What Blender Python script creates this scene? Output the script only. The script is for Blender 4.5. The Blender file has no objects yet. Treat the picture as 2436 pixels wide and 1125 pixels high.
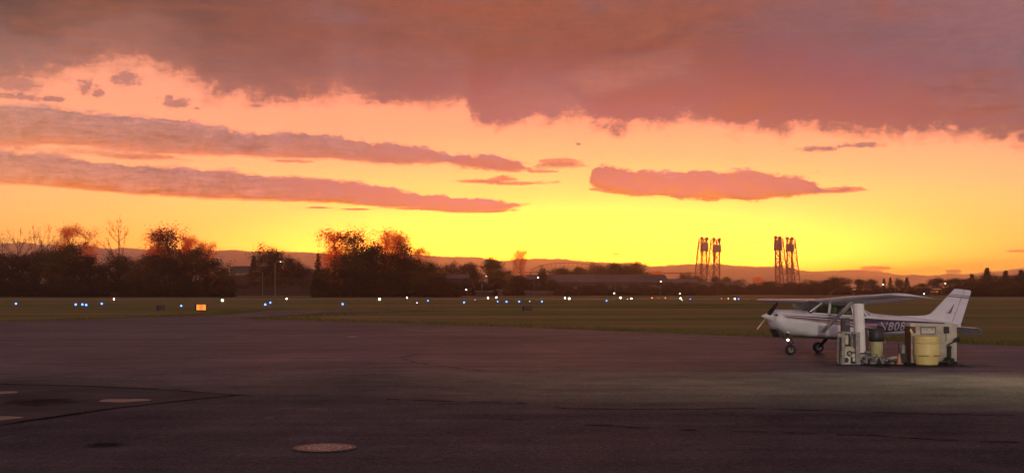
import bpy, bmesh, math, random
import numpy as np
from mathutils import Vector, Matrix
R = math.radians
sc = bpy.context.scene
col = sc.collection
random.seed(7)

# ------------------------------------------------------------------ camera model (photo 2436 x 1125)
F, CX, HY, CAMH = 2700.0, 1218.0, 693.0, 2.37
def gnd(px, py, z=0.0):
    Y = (CAMH - z) * F / (py - HY)
    return Vector(((px - CX) * Y / F, Y, z))
def at(px, py, Y):
    return Vector(((px - CX) * Y / F, Y, CAMH + (HY - py) * Y / F))

# ------------------------------------------------------------------ node helpers
class N:
    """tiny expression wrapper over math nodes"""
    def __init__(s, nt, sock): s.nt, s.s = nt, sock
    def _op(s, op, *a, clamp=False):
        n = s.nt.nodes.new('ShaderNodeMath'); n.operation = op; n.use_clamp = clamp
        for i, v in enumerate((s,) + a):
            if isinstance(v, N): s.nt.links.new(v.s, n.inputs[i])
            else: n.inputs[i].default_value = v
        return N(s.nt, n.outputs[0])
    def __add__(s, o): return s._op('ADD', o)
    __radd__ = __add__
    def __sub__(s, o): return s._op('SUBTRACT', o)
    def __rsub__(s, o): return (s * -1) + o
    def __mul__(s, o): return s._op('MULTIPLY', o)
    __rmul__ = __mul__
    def __truediv__(s, o): return s._op('DIVIDE', o)
    def min(s, o): return s._op('MINIMUM', o)
    def max(s, o): return s._op('MAXIMUM', o)
    def abs(s): return s._op('ABSOLUTE')
    def sqrt(s): return s._op('SQRT')
    def clamp(s): return s._op('ADD', 0.0, clamp=True)
    def smooth(s, a, b):
        n = s.nt.nodes.new('ShaderNodeMapRange'); n.interpolation_type = 'SMOOTHSTEP'
        s.nt.links.new(s.s, n.inputs[0]); n.inputs[1].default_value = a; n.inputs[2].default_value = b
        return N(s.nt, n.outputs[0])
def lin(c):
    return tuple(((v / 255 / 12.92) if v / 255 <= .04045 else ((v / 255 + .055) / 1.055) ** 2.4) for v in c)
def mix(nt, fac, a, b, blend='MIX'):
    n = nt.nodes.new('ShaderNodeMix'); n.data_type = 'RGBA'; n.blend_type = blend
    for k, v in ((0, fac), (6, a), (7, b)):
        if isinstance(v, N): nt.links.new(v.s, n.inputs[k])
        elif hasattr(v, 'is_linked'): nt.links.new(v, n.inputs[k])
        elif isinstance(v, (int, float)): n.inputs[k].default_value = v
        else: n.inputs[k].default_value = (*v[:3], 1)
    return n.outputs[2]
def ramp(nt, fac, stops):
    n = nt.nodes.new('ShaderNodeValToRGB')
    e = n.color_ramp.elements
    while len(e) < len(stops): e.new(0.5)
    for k, (p, c) in enumerate(stops): e[k].position = p; e[k].color = (*c[:3], 1)
    nt.links.new(fac.s if isinstance(fac, N) else fac, n.inputs[0])
    return n.outputs[0]
def noise(nt, vec, scale, detail=3, rough=.55, dist=0.0, dim='3D'):
    n = nt.nodes.new('ShaderNodeTexNoise'); n.noise_dimensions = dim
    if vec is not None: nt.links.new(vec, n.inputs['Vector'])
    n.inputs['Scale'].default_value = scale; n.inputs['Detail'].default_value = detail
    n.inputs['Roughness'].default_value = rough; n.inputs['Distortion'].default_value = dist
    return N(nt, n.outputs[0])
def combine(nt, x, y, z=0.0):
    n = nt.nodes.new('ShaderNodeCombineXYZ')
    for i, v in enumerate((x, y, z)):
        if isinstance(v, N): nt.links.new(v.s, n.inputs[i])
        else: n.inputs[i].default_value = v
    return n.outputs[0]

# ------------------------------------------------------------------ materials
def mat(name, c, rough=.6, metal=0.0, var=0.0, vscale=3.0, c2=None, bump=0.0, bscale=30.0, spec=.5, trans=0.0, coat=0.0, coord='Object', stretch=None):
    m = bpy.data.materials.new(name); m.use_nodes = True
    nt = m.node_tree; b = nt.nodes['Principled BSDF']
    b.inputs['Base Color'].default_value = (*c, 1)
    b.inputs['Roughness'].default_value = rough; b.inputs['Metallic'].default_value = metal
    b.inputs['Specular IOR Level'].default_value = spec
    b.inputs['Coat Weight'].default_value = coat
    tc = nt.nodes.new('ShaderNodeTexCoord'); vec = tc.outputs[coord]
    if stretch:
        mp = nt.nodes.new('ShaderNodeMapping'); mp.inputs['Scale'].default_value = stretch
        nt.links.new(vec, mp.inputs[0]); vec = mp.outputs[0]
    if var or c2:
        n = noise(nt, vec, vscale, 5, .6)
        c2 = c2 or tuple(v * (1 - var) for v in c)
        nt.links.new(ramp(nt, n, [(.36, c), (.64, c2)]), b.inputs['Base Color'])
        r = n * .25 + (rough - .12)
        nt.links.new(r.s, b.inputs['Roughness'])
    if bump:
        n2 = noise(nt, vec, bscale, 4, .6)
        bp = nt.nodes.new('ShaderNodeBump'); bp.inputs['Strength'].default_value = bump
        bp.inputs['Distance'].default_value = .02
        nt.links.new(n2.s, bp.inputs['Height']); nt.links.new(bp.outputs[0], b.inputs['Normal'])
    if trans:
        t = nt.nodes.new('ShaderNodeBsdfTranslucent'); t.inputs[0].default_value = (c[0] * 1.6, c[1] * 1.3, c[2], 1)
        mx = nt.nodes.new('ShaderNodeMixShader'); mx.inputs[0].default_value = trans
        nt.links.new(b.outputs[0], mx.inputs[1]); nt.links.new(t.outputs[0], mx.inputs[2])
        nt.links.new(mx.outputs[0], nt.nodes['Material Output'].inputs[0])
    return m
def glow(name, c, s):
    m = bpy.data.materials.new(name); m.use_nodes = True
    b = m.node_tree.nodes['Principled BSDF']
    b.inputs['Base Color'].default_value = (*[min(1, v) for v in c], 1)
    b.inputs['Emission Color'].default_value = (*c, 1); b.inputs['Emission Strength'].default_value = s
    return m
def glass(name, tint, refl=.12):
    m = bpy.data.materials.new(name); m.use_nodes = True
    nt = m.node_tree; nt.nodes.remove(nt.nodes['Principled BSDF'])
    t = nt.nodes.new('ShaderNodeBsdfTransparent'); t.inputs[0].default_value = (*tint, 1)
    g = nt.nodes.new('ShaderNodeBsdfGlossy'); g.inputs['Roughness'].default_value = .06
    fr = nt.nodes.new('ShaderNodeFresnel'); fr.inputs[0].default_value = 1.5
    mx = nt.nodes.new('ShaderNodeMixShader')
    f = N(nt, fr.outputs[0]) * .9 + refl * .3
    nt.links.new(f.s, mx.inputs[0]); nt.links.new(t.outputs[0], mx.inputs[1]); nt.links.new(g.outputs[0], mx.inputs[2])
    nt.links.new(mx.outputs[0], nt.nodes['Material Output'].inputs[0])
    return m

M = {}
M['white'] = mat('aircraft_white', (.72, .72, .74), .32, var=.12, vscale=1.6, coat=.3)
M['stripe_dark'] = mat('stripe_plum', (.035, .018, .045), .35, coat=.3)
M['stripe_red'] = mat('stripe_mauve', (.22, .075, .10), .35, coat=.3)
M['strut'] = mat('strut_grey', (.62, .59, .56), .45, var=.15, vscale=3)
M['letters'] = mat('letter_grey', (.38, .33, .39), .4)
M['emblem'] = mat('emblem_taupe', (.20, .15, .11), .5)
M['rubber'] = mat('rubber', (.018, .017, .017), .8, var=.3, vscale=8)
M['alu'] = mat('aluminium', (.85, .84, .82), .4, metal=.4, var=.1, vscale=9)
M['dark_metal'] = mat('dark_metal', (.045, .042, .042), .5, metal=.3, var=.4, vscale=7)
M['cabin'] = mat('cabin_trim', (.30, .24, .15), .8, var=.3, vscale=6)
M['glass'] = glass('cabin_glass', (.70, .76, .74))
M['beige'] = mat('seat_beige', (.78, .62, .34), .85, var=.2, vscale=8)
M['galv'] = mat('galvanised', (.30, .29, .27), .55, metal=.35, var=.35, vscale=7)
M['post'] = mat('post_white', (.78, .76, .75), .5, var=.12, vscale=3.5, bump=.15)
M['post_foot'] = mat('post_foot', (.52, .5, .48), .6, var=.4, vscale=7)
M['black'] = mat('black_plastic', (.014, .013, .014), .5, var=.3, vscale=9)
M['plum'] = mat('plum_paint', (.045, .026, .032), .5, var=.3, vscale=6)
M['greybox'] = mat('grey_box', (.15, .155, .165), .5, var=.2, vscale=8)
M['reel'] = mat('reel_cream', (.55, .50, .36), .5, var=.3, vscale=9)
M['panel'] = mat('panel_cream', (.6, .58, .5), .55, var=.25, vscale=6)
M['cab_white'] = mat('cabinet_white', (.56, .52, .43), .55, c2=(.36, .33, .27), vscale=3.2, bump=.1)
M['rust_red'] = mat('cabinet_red', (.14, .036, .022), .6, c2=(.07, .026, .018), vscale=5)
M['drum'] = mat('drum_yellow', (.72, .60, .22), .42, var=.10, vscale=3)
M['groove'] = mat('drum_groove', (.20, .16, .06), .7)
M['bin'] = mat('bin_cream', (.56, .54, .25), .5, var=.12, vscale=3)
M['bin_lid'] = mat('bin_lid_grey', (.045, .045, .043), .45, var=.4, vscale=5)
M['pipe'] = mat('pipe_grey', (.24, .235, .225), .5, metal=.3, var=.4, vscale=9)
M['hose'] = mat('hose_pale', (.45, .43, .36), .6, var=.2, vscale=9)
M['cone'] = mat('cone_orange', (.56, .29, .19), .55, var=.25, vscale=8)
M['cone_white'] = mat('cone_collar', (.7, .66, .6), .5)
M['yellow_mark'] = mat('yellow_mark', (.7, .62, .2), .5)
M['brownwood'] = mat('brown_board', (.12, .075, .045), .7, var=.4, vscale=6, stretch=(1, 1, .2))
M['iron'] = mat('cover_iron', (.42, .36, .32), .34, metal=.75, var=.35, vscale=10, bump=.2, bscale=20)
M['iron_dark'] = mat('cover_rim', (.16, .14, .13), .5, metal=.6, var=.3, vscale=10)
M['leaf_dark'] = mat('leaf_dark', (.030, .027, .012), .75, c2=(.055, .042, .016), vscale=.35, trans=.25, spec=.2)
M['leaf_olive'] = mat('leaf_olive', (.075, .062, .017), .75, c2=(.12, .082, .025), vscale=.4, trans=.4, spec=.2)
M['leaf_russet'] = mat('leaf_russet', (.24, .075, .022), .75, c2=(.10, .045, .016), vscale=.4, trans=.55, spec=.2)
M['leaf_conifer'] = mat('leaf_conifer', (.018, .022, .012), .8, c2=(.03, .03, .014), vscale=.5, trans=.1, spec=.2)
M['leaf_red'] = mat('leaf_red', (.92, .36, .085), .75, c2=(.62, .21, .055), vscale=.4, trans=.8, spec=.2)  # orange glow of the backlit crowns put into the leaf colour
M['bark'] = mat('bark', (.075, .045, .03), .9, var=.4, vscale=2)
M['steel'] = mat('bridge_steel', (.42, .10, .04), .7, var=.3, vscale=.2)  # red-orange sky glare put into the steel colour
M['concrete'] = mat('counterweight_concrete', (.42, .27, .23), .85, var=.2, vscale=.15)
M['roof_grey'] = mat('roof_grey', (.11, .09, .085), .6, var=.35, vscale=.06, stretch=(1, .2, 1))
M['wall_dark'] = mat('wall_dark', (.07, .05, .045), .8, var=.4, vscale=.12)
M['wall_teal'] = mat('wall_teal', (.07, .11, .10), .7, var=.2, vscale=.2)
M['wall_pale'] = mat('wall_pale', (.26, .21, .16), .8, var=.25, vscale=.3)
M['panel_yellow'] = mat('panel_yellow', (.42, .30, .05), .6, var=.15, vscale=.3)
M['wall_tan'] = mat('wall_tan', (.13, .095, .07), .8, var=.25, vscale=.3)
M['pole_dim'] = mat('pole_dim', (.12, .10, .09), .6, var=.2, vscale=2)
M['pole'] = mat('pole_grey', (.34, .31, .28), .5, var=.2, vscale=2)
M['signcase'] = mat('sign_case', (.02, .018, .017), .6)
M['signback'] = mat('sign_back', (.13, .075, .045), .6, var=.2, vscale=4)
M['lens_blue'] = glow('lens_blue', (.07, .20, 1.0), 7)
M['lens_white'] = glow('lens_white', (1.0, .86, .68), 6)
M['lens_bright'] = glow('lens_bright', (1.0, .88, .70), 16)
M['lens_dim'] = glow('lens_dim', (.7, .78, 1.0), 4)
M['lens_amber'] = glow('lens_amber', (1.0, .34, .10), 8)
M['lamp'] = glow('lamp_warm', (1.0, .84, .6), 9)
M['lamp_dim'] = glow('lamp_dim', (1.0, .9, .7), 3)
M['sign_lit'] = glow('sign_lit', (1.0, .33, .05), 1.0)
M['sign_lit2'] = glow('sign_lit_deep', (1.0, .25, .03), .85)
M['strip_lit'] = glow('strip_lit', (1.0, .42, .11), .38)
M['nose_lamp'] = glow('nose_lamp', (1.0, .92, .78), 6)

# ------------------------------------------------------------------ mesh builder
class MB:
    def __init__(s): s.v, s.f = [], []
    def add(s, vs, fs):
        o = len(s.v); s.v += [tuple(v) for v in vs]; s.f += [tuple(i + o for i in f) for f in fs]; return s
    def box(s, c, d, rz=0, m=None):
        x, y, z = d[0] / 2, d[1] / 2, d[2] / 2
        vs = [Vector((sx * x, sy * y, sz * z)) for sx in (-1, 1) for sy in (-1, 1) for sz in (-1, 1)]
        mt = Matrix.Translation(Vector(c)) @ (m if m is not None else Matrix.Rotation(rz, 4, 'Z'))
        return s.add([mt @ v for v in vs], [(0, 1, 3, 2), (4, 6, 7, 5), (0, 4, 5, 1), (2, 3, 7, 6), (0, 2, 6, 4), (1, 5, 7, 3)])
    def tube(s, pts, r, n=8, cap=True):
        pts = [Vector(p) for p in pts]; k = len(pts)
        rs = r if isinstance(r, (list, tuple)) else [r] * k
        vs = []; up0 = None
        for i, p in enumerate(pts):
            d = (pts[min(i + 1, k - 1)] - pts[max(i - 1, 0)]).normalized()
            u = up0 if up0 is not None else (Vector((0, 0, 1)) if abs(d.z) < .9 else Vector((1, 0, 0)))
            a = d.cross(u)
            if a.length < 1e-4: a = d.cross(Vector((.3, .9, .2)))
            a.normalize(); b = a.cross(d).normalized(); up0 = b
            for j in range(n):
                t = 2 * math.pi * j / n
                vs.append(p + (a * math.cos(t) + b * math.sin(t)) * rs[i])
        fs = [(i * n + j, i * n + (j + 1) % n, (i + 1) * n + (j + 1) % n, (i + 1) * n + j) for i in range(k - 1) for j in range(n)]
        if cap: fs += [tuple(range(n))[::-1], tuple((k - 1) * n + j for j in range(n))]
        return s.add(vs, fs)
    def bar(s, p, q, w, h=None):
        p, q = Vector(p), Vector(q); d = q - p; L = d.length
        rot = d.to_track_quat('X', 'Z').to_matrix().to_4x4()
        return s.box((p + q) / 2, (L, w, h or w), m=rot)
    def lathe(s, c, prof, n=24, m=None, cap=True):
        vs = []
        for r, z in prof:
            for j in range(n):
                t = 2 * math.pi * j / n; vs.append(Vector((r * math.cos(t), r * math.sin(t), z)))
        mt = Matrix.Translation(Vector(c)) @ (m if m is not None else Matrix())
        k = len(prof)
        fs = [(i * n + j, i * n + (j + 1) % n, (i + 1) * n + (j + 1) % n, (i + 1) * n + j) for i in range(k - 1) for j in range(n)]
        if cap: fs += [tuple(range(n))[::-1], tuple((k - 1) * n + j for j in range(n))]
        return s.add([mt @ v for v in vs], fs)
    def loft(s, rings, cap=True):
        n = len(rings[0]); k = len(rings)
        vs = [p for r in rings for p in r]
        fs = [(i * n + j, i * n + (j + 1) % n, (i + 1) * n + (j + 1) % n, (i + 1) * n + j) for i in range(k - 1) for j in range(n)]
        if cap: fs += [tuple(range(n))[::-1], tuple((k - 1) * n + j for j in range(n))]
        return s.add(vs, fs)
    def prism(s, poly, d):
        """poly: 3-D points of one face; extruded by vector d"""
        n = len(poly); d = Vector(d)
        vs = [Vector(p) for p in poly] + [Vector(p) + d for p in poly]
        fs = [tuple(range(n))[::-1], tuple(range(n, 2 * n))] + [(i, (i + 1) % n, n + (i + 1) % n, n + i) for i in range(n)]
        return s.add(vs, fs)
    def build(s, name, m, parent=None, smooth=False, bevel=0.0, angle=40):
        me = bpy.data.meshes.new(name); me.from_pydata(s.v, [], s.f)
        bm = bmesh.new(); bm.from_mesh(me); bmesh.ops.recalc_face_normals(bm, faces=bm.faces)
        if bevel:
            ed = [e for e in bm.edges if len(e.link_faces) == 2 and e.calc_face_angle(0) > .6]
            bmesh.ops.bevel(bm, geom=ed, offset=bevel, segments=2, affect='EDGES', clamp_overlap=True)
        bm.to_mesh(me); bm.free()
        me.materials.append(m)
        if smooth:
            me.shade_smooth()
            me.set_sharp_from_angle(angle=R(angle))
        o = bpy.data.objects.new(name, me); col.objects.link(o)
        if parent: o.parent = parent
        return o
def tag(o, label=None, cat=None, group=None, kind=None):
    if label: o['label'] = label
    if cat: o['category'] = cat
    if group: o['group'] = group
    if kind: o['kind'] = kind
    return o
def thing(name, label, cat, loc=(0, 0, 0), rz=0, group=None):
    o = bpy.data.objects.new(name, None); col.objects.link(o)
    o.location = loc; o.rotation_euler = (0, 0, rz); o.empty_display_size = .3
    return tag(o, label, cat, group)
def copy_tree(o, parent=None):
    c = o.copy(); col.objects.link(c)
    if parent: c.parent = parent
    for ch in KIDS.get(o.name, []): copy_tree(ch, c)
    return c
KIDS = {}
def kids_of(o):
    KIDS[o.name] = [x for x in bpy.data.objects if x.parent == o]
    for x in KIDS[o.name]: kids_of(x)
def structure(mb, name, m, smooth=False): return tag(mb.build(name, m, smooth=smooth), kind='structure')

exec_parts = []
# ------------------------------------------------------------------ world: sunset sky with cloud decks, laid out by direction (azimuth, elevation)
def azel(px, py):
    x, y, z = (px - CX) / F, 1.0, (HY - py) / F
    return math.degrees(math.atan2(x, y)), math.degrees(math.atan2(z, math.hypot(x, y)))
AIR = (1.12, .375, .105)
HAZE, HAZE_TOP = 1.75e-4, 600.0
def make_world():
    w = bpy.data.worlds.new('World'); sc.world = w; w.use_nodes = True
    nt = w.node_tree; bg = nt.nodes['Background']
    tc = nt.nodes.new('ShaderNodeTexCoord'); sp = nt.nodes.new('ShaderNodeSeparateXYZ')
    nt.links.new(tc.outputs['Generated'], sp.inputs[0])
    dx, dy, dz = (N(nt, sp.outputs[i]) for i in range(3))
    az = dx._op('ARCTAN2', dy) * (180 / math.pi)
    el = dz.min(.9999).max(-.9999)._op('ARCSINE') * (180 / math.pi)
    AZ0, AZW, ELH = -30.0, 60.0, 20.0
    azn = ((az - AZ0) / AZW).clamp()
    def curve(pts):
        n = nt.nodes.new('ShaderNodeFloatCurve'); c = n.mapping.curves[0]
        P = sorted(((azel(*p)[0] - AZ0) / AZW, azel(*p)[1] / ELH) for p in pts)
        while len(c.points) < len(P): c.points.new(.5, .5)
        for q, (a, b) in zip(c.points, P): q.location = (min(1, max(0, a)), b); q.handle_type = 'VECTOR'
        n.mapping.use_clip = False; n.mapping.update()
        nt.links.new(azn.s, n.inputs['Value'])
        return N(nt, n.outputs[0]) * ELH
    # edge noises (degrees)
    n_big = noise(nt, combine(nt, az * .28, el * .75, 3.0), 1.0, 4, .6) - .5
    n_mid = noise(nt, combine(nt, az * .9, el * 1.7, 7.0), 1.0, 5, .62) - .5
    n_fine = noise(nt, combine(nt, az * 2.6, el * 4.2, 11.0), 1.0, 5, .65) - .5
    n_vf = noise(nt, combine(nt, az * 6.5, el * 9.5, 15.0), 1.0, 4, .6) - .5
    n_strk = noise(nt, combine(nt, az * .55, el * 6.0, 5.0), 1.0, 4, .6) - .5
    n_puff = noise(nt, combine(nt, az * 1.3, el * 1.3, 21.0), 1.0, 4, .55, dist=.6) - .5
    # --- clear sky: warm core over the set sun, oranger outward and upward
    ds = (az - 3.2) * .215
    t = (el * el + ds * ds).sqrt()
    hot = lambda c, k, g=1: (lin(c)[0] * k, lin(c)[1] * g, lin(c)[2])
    clear = ramp(nt, t / 18.0, [
        (0.00, hot((255, 232, 84), 4.4, 1.3)), (0.09, hot((255, 252, 104), 4.4, 1.5)), (0.20, hot((255, 250, 112), 3.8, 1.25)), (0.28, hot((255, 228, 120), 2.8)),
        (0.37, hot((254, 199, 128), 1.5)), (0.46, hot((253, 176, 128), 1.3)), (0.58, hot((252, 166, 130), 1.15)), (0.78, lin((243, 156, 132))), (1.0, lin((205, 134, 124)))])
    orange = ramp(nt, (az - 3.2).abs() / 40.0, [(0, hot((255, 216, 84), 2.2)), (.35, hot((253, 194, 80), 1.6)), (.62, hot((253, 182, 92), 1.2)), (1, lin((200, 120, 95)))])
    lowf = el.smooth(6.5, .4) * (az - 3.2).abs().smooth(8, 25) + el.smooth(1.9, .5) * .75
    skycol = mix(nt, lowf.clamp(), clear, orange)
    # --- cloud layers
    def band(top, bot, at_=.5, ab=.25, soft=.10, strk=.12):
        T, B = curve(top), curve(bot)
        up = T - el + n_mid * (at_ * 2.3) + n_fine * (at_ * 1.1) + n_vf * (at_ * .5)
        dn = el - B + n_strk * (strk * 2.2) + n_fine * ab * .9 + n_mid * ab * 1.2 + n_vf * (ab * .35)
        m = up.min(dn).smooth(-soft * .6, soft * 1.5)
        h = ((el - B) / (T - B).max(.15)).clamp()
        return m, h, up.min(dn)
    def shade(colr, k):
        f = (n_mid * .9 + n_fine * .7 + n_puff * .6 + n_strk * .9 + n_vf * .25) * k + 1.0
        v = nt.nodes.new('ShaderNodeVectorMath'); v.operation = 'SCALE'
        nt.links.new(colr, v.inputs[0]); nt.links.new(f.s, v.inputs[3]); return v.outputs[0]
    def cloudcol(h, top, mid, rim, k=.9):
        hh = h + n_mid * .8 + n_strk * .55 + n_big * .35 + n_fine * .3
        return shade(ramp(nt, hh.clamp(), [(0.06, lin(rim)), (.32, lin(mid)), (.58, tuple((a + b) / 2 for a, b in zip(lin(mid), lin(top)))), (.84, lin(top)), (1, tuple(v * 1.12 for v in lin(top)))]), .75)
    c = skycol
    # low left band
    m, h, _ = band([(-300, 335), (0, 356), (150, 366), (250, 386), (400, 395), (540, 404), (620, 415), (700, 417), (850, 433), (950, 448), (1000, 459), (1090, 468), (1180, 474), (1262, 484), (1290, 492), (3000, 492)],
                   [(-300, 428), (0, 438), (120, 446), (270, 460), (400, 469), (540, 476), (780, 484), (930, 496), (1000, 497), (1060, 507), (1180, 508), (1225, 494), (1262, 485), (1290, 480), (3000, 480)], .34, .18)
    c = mix(nt, m, c, cloudcol(h, (206, 132, 116), (228, 138, 108), (242, 132, 82)))
    # small slivers under it
    m, h, _ = band([(-300, 530), (720, 530), (735, 493), (770, 491), (800, 500), (815, 496), (860, 495), (885, 499), (900, 520), (3000, 520)],
                   [(-300, 500), (720, 500), (735, 496), (770, 495), (800, 496), (815, 500), (860, 500), (885, 500), (900, 500), (3000, 500)], .12, .08, .06, .04)
    c = mix(nt, m * .85, c, lin((232, 128, 88)))
    # upper left band
    m, h, _ = band([(-300, 238), (0, 248), (60, 252), (100, 247), (200, 264), (330, 276), (430, 283), (480, 290), (540, 302), (575, 313), (640, 318), (690, 311), (780, 319), (860, 331), (950, 342), (1030, 352), (1058, 364), (1075, 372), (1090, 366), (1180, 369), (1225, 378), (1250, 398), (1290, 420), (3000, 420)],
                   [(-300, 345), (0, 351), (130, 348), (250, 352), (350, 368), (420, 372), (500, 371), (620, 377), (780, 380), (920, 393), (1030, 392), (1058, 388), (1075, 392), (1120, 398), (1180, 405), (1225, 409), (1250, 402), (1290, 395), (3000, 395)], .42, .28)
    c = mix(nt, m, c, cloudcol(h, (196, 130, 118), (208, 130, 108), (236, 136, 100)))
    # wisps between the two left bands
    m, h, _ = band([(-300, 345), (200, 352), (260, 352), (300, 362), (370, 368), (430, 378), (480, 392), (3000, 392)], [(-300, 360), (0, 358), (200, 372), (300, 385), (370, 386), (430, 382), (480, 380), (3000, 380)], .5, .4, .25)
    c = mix(nt, m * .75, c, lin((215, 132, 108)))
    # thin wisps in the middle
    m, h, _ = band([(-300, 460), (1060, 455), (1086, 429), (1130, 428), (1180, 424), (1205, 414), (1240, 424), (1260, 431), (1330, 428), (1345, 450), (3000, 450)],
                   [(-300, 430), (1060, 425), (1086, 433), (1130, 436), (1180, 436), (1205, 433), (1240, 433), (1260, 435), (1330, 436), (1345, 430), (3000, 430)], .30, .22, .10, .08)
    c = mix(nt, m * .85, c, lin((228, 128, 96)))
    m, h, _ = band([(-300, 430), (1250, 420), (1275, 395), (1310, 382), (1330, 376), (1370, 384), (1395, 394), (1420, 420), (3000, 420)],
                   [(-300, 395), (1250, 392), (1275, 404), (1310, 402), (1330, 402), (1370, 400), (1395, 398), (1420, 390), (3000, 390)], .8, .6, .16, .1)
    c = mix(nt, m * .7, c, lin((226, 138, 104)))
    for (x, y, wdt, hgt) in ((1170, 392, 90, 12), (1215, 402, 50, 8), (1290, 408, 40, 4), (1330, 388, 52, 12), (1150, 432, 60, 4), (1230, 437, 70, 4), (1150, 500, 90, 6), (1010, 497, 80, 4), (850, 498, 36, 2.5), (760, 494, 30, 2.5), (1440, 450, 40, 6), (1900, 440, 50, 5), (1990, 452, 60, 7), (700, 384, 60, 4), (330, 372, 80, 7)):
        a, e = azel(x, y); ra, re = wdt / F * 57.3, hgt / F * 57.3
        q = ((az - a) / ra); r = ((el - e) / re); m = (q * q + r * r + n_fine * 3.0 + n_strk * 2.2 + n_mid * 2.0 + n_vf * 1.4).smooth(1.25, .3)
        c = mix(nt, m * .8, c, lin((228, 130, 98)))
    # lens cloud right of centre
    m, h, _ = band([(-300, 520), (1385, 520), (1404, 404), (1428, 390), (1470, 396), (1505, 403), (1560, 405), (1640, 407), (1672, 401), (1715, 408), (1780, 403), (1830, 409), (1880, 416), (1945, 430), (1952, 452), (1985, 449), (2018, 441), (2062, 450), (2080, 470), (3000, 470)],
                   [(-300, 440), (1385, 430), (1404, 440), (1428, 452), (1470, 464), (1505, 470), (1560, 468), (1640, 475), (1672, 477), (1715, 475), (1780, 481), (1830, 472), (1880, 470), (1945, 461), (1952, 461), (1985, 461), (2018, 458), (2062, 452), (2080, 445), (3000, 445)], .40, .38, .08, .22)
    c = mix(nt, m, c, cloudcol(h, (214, 134, 112), (222, 134, 106), (242, 126, 78)))
    # specks over the far hills
    for (x, y, wdt, hgt) in ((2080, 638, 40, 6), (2270, 645, 18, 4), (2440, 597, 40, 4), (1465, 604, 12, 3), (1520, 435, 25, 3)):
        a, e = azel(x, y); ra, re = wdt / F * 57.3, hgt / F * 57.3
        q = ((az - a) / ra); r = ((el - e) / re); m = (q * q + r * r + n_fine * 1.6 + n_mid).smooth(1.1, .5)
        c = mix(nt, m * .65, c, lin((206, 118, 84)))
    # upper deck: everything above a ragged edge
    bot = curve([(-300, 215), (0, 205), (70, 212), (130, 200), (190, 180), (250, 168), (330, 166), (390, 186), (440, 204), (465, 212), (480, 236), (520, 243), (600, 250), (680, 257), (760, 254), (815, 236), (850, 250), (900, 258), (980, 258), (1040, 266), (1085, 256), (1110, 262), (1120, 292), (1140, 310), (1200, 302), (1300, 298), (1400, 303), (1478, 322), (1500, 306), (1580, 312), (1620, 300), (1700, 306), (1740, 318), (1800, 314), (1860, 332), (1890, 308), (1930, 312), (1980, 338), (2060, 336), (2130, 338), (2240, 334), (2330, 340), (2440, 347), (2800, 352)])
    edge = el - bot + n_big * 1.3 + n_puff * 1.5 + n_mid * 1.1 + n_fine * .6 + n_vf * .28 + n_strk * .45
    md = edge.smooth(-.22, .80)
    dk = ramp(nt, (az + 26) / 56.0, [(0, lin((112, 70, 72))), (.16, lin((124, 77, 75))), (.30, lin((150, 90, 80))), (.46, lin((162, 94, 76))), (.60, lin((160, 94, 78))), (.74, lin((150, 98, 98))), (1.0, lin((156, 106, 112)))])
    lo = ramp(nt, (az + 26) / 56.0, [(0, lin((170, 112, 106))), (.25, lin((168, 106, 96))), (.48, lin((176, 112, 106))), (.7, lin((170, 106, 92))), (1, lin((176, 108, 90)))])
    g = (edge + n_big * 2.6 + n_strk * .6).smooth(.4, 4.2)
    deck = mix(nt, g, lo, dk)
    streak = noise(nt, combine(nt, az * .16 + el * .12, el * 1.1 - az * .05, 31.0), 1.0, 5, .55, dist=.8)
    deck = mix(nt, streak.smooth(.50, .72) * .55, deck, lin((150, 102, 104)))
    deck = mix(nt, streak.smooth(.50, .32) * .45, deck, lin((164, 90, 68)))
    # brighter patch in the middle of the deck
    a, e = azel(1400, 208); ca, sa = math.cos(R(10)), math.sin(R(10))
    q = ((az - a) * ca + (el - e) * sa) / 6.2; r = ((el - e) * ca - (az - a) * sa) / 1.25
    deck = mix(nt, (q * q + r * r + n_big * 1.0 + n_mid * 2.2 + n_fine * .8).smooth(1.4, -.6) * .6, deck, lin((200, 130, 116)))
    deck = shade(deck, .34)
    rimf = edge.smooth(1.3, .02) * .5
    deck = mix(nt, rimf, deck, lin((232, 136, 104)))
    c = mix(nt, md, c, deck)
    # loose puffs at the left under the deck
    for (x, y, wdt, hgt) in ((302, 190, 34, 20), (412, 243, 36, 17), (60, 232, 55, 9), (125, 236, 26, 7), (235, 222, 14, 9), (30, 205, 60, 18), (205, 205, 26, 18), (470, 258, 12, 4), (610, 252, 20, 5), (1940, 354, 46, 7), (2050, 345, 50, 7), (1375, 343, 8, 4)):
        a, e = azel(x, y); ra, re = wdt / F * 57.3, hgt / F * 57.3
        q = ((az - a) / ra); r = ((el - e) / re); m = (q * q + r * r + n_fine * 3.6 + n_puff * 3.6 + n_mid * 2.6 + n_vf * 1.2).smooth(1.35, .1)
        c = mix(nt, m * .8, c, lin((182, 116, 110)))
    # rest of the dome: overcast mauve, darker high up
    far = ramp(nt, el / 90.0, [(0, lin(AMB0)), (.25, lin(AMB1)), (1, lin(AMB2))])
    f1 = el.smooth(15.5, 34.0); f2 = az.abs().smooth(30, 70)
    c = mix(nt, f1.max(f2), c, far)
    # light lost in, and added by, the haze box between the ground and this sky
    tau = (dz.max(.038)._op('POWER', -1.0)) * (HAZE * HAZE_TOP)
    gain = tau._op('EXPONENT'); lost = 1 - (tau * -1)._op('EXPONENT')
    da = (az - 4.5) * .4; ee = el * .75; f = (1.95 - (ee * ee + da * da).sqrt() * .076).max(.88).min(1.62)
    front = lost * az.abs().smooth(100, 35)
    air = combine(nt, (f * AIR[0] - .53) * front, (f * AIR[1] - .21) * front, front * AIR[2])
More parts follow.
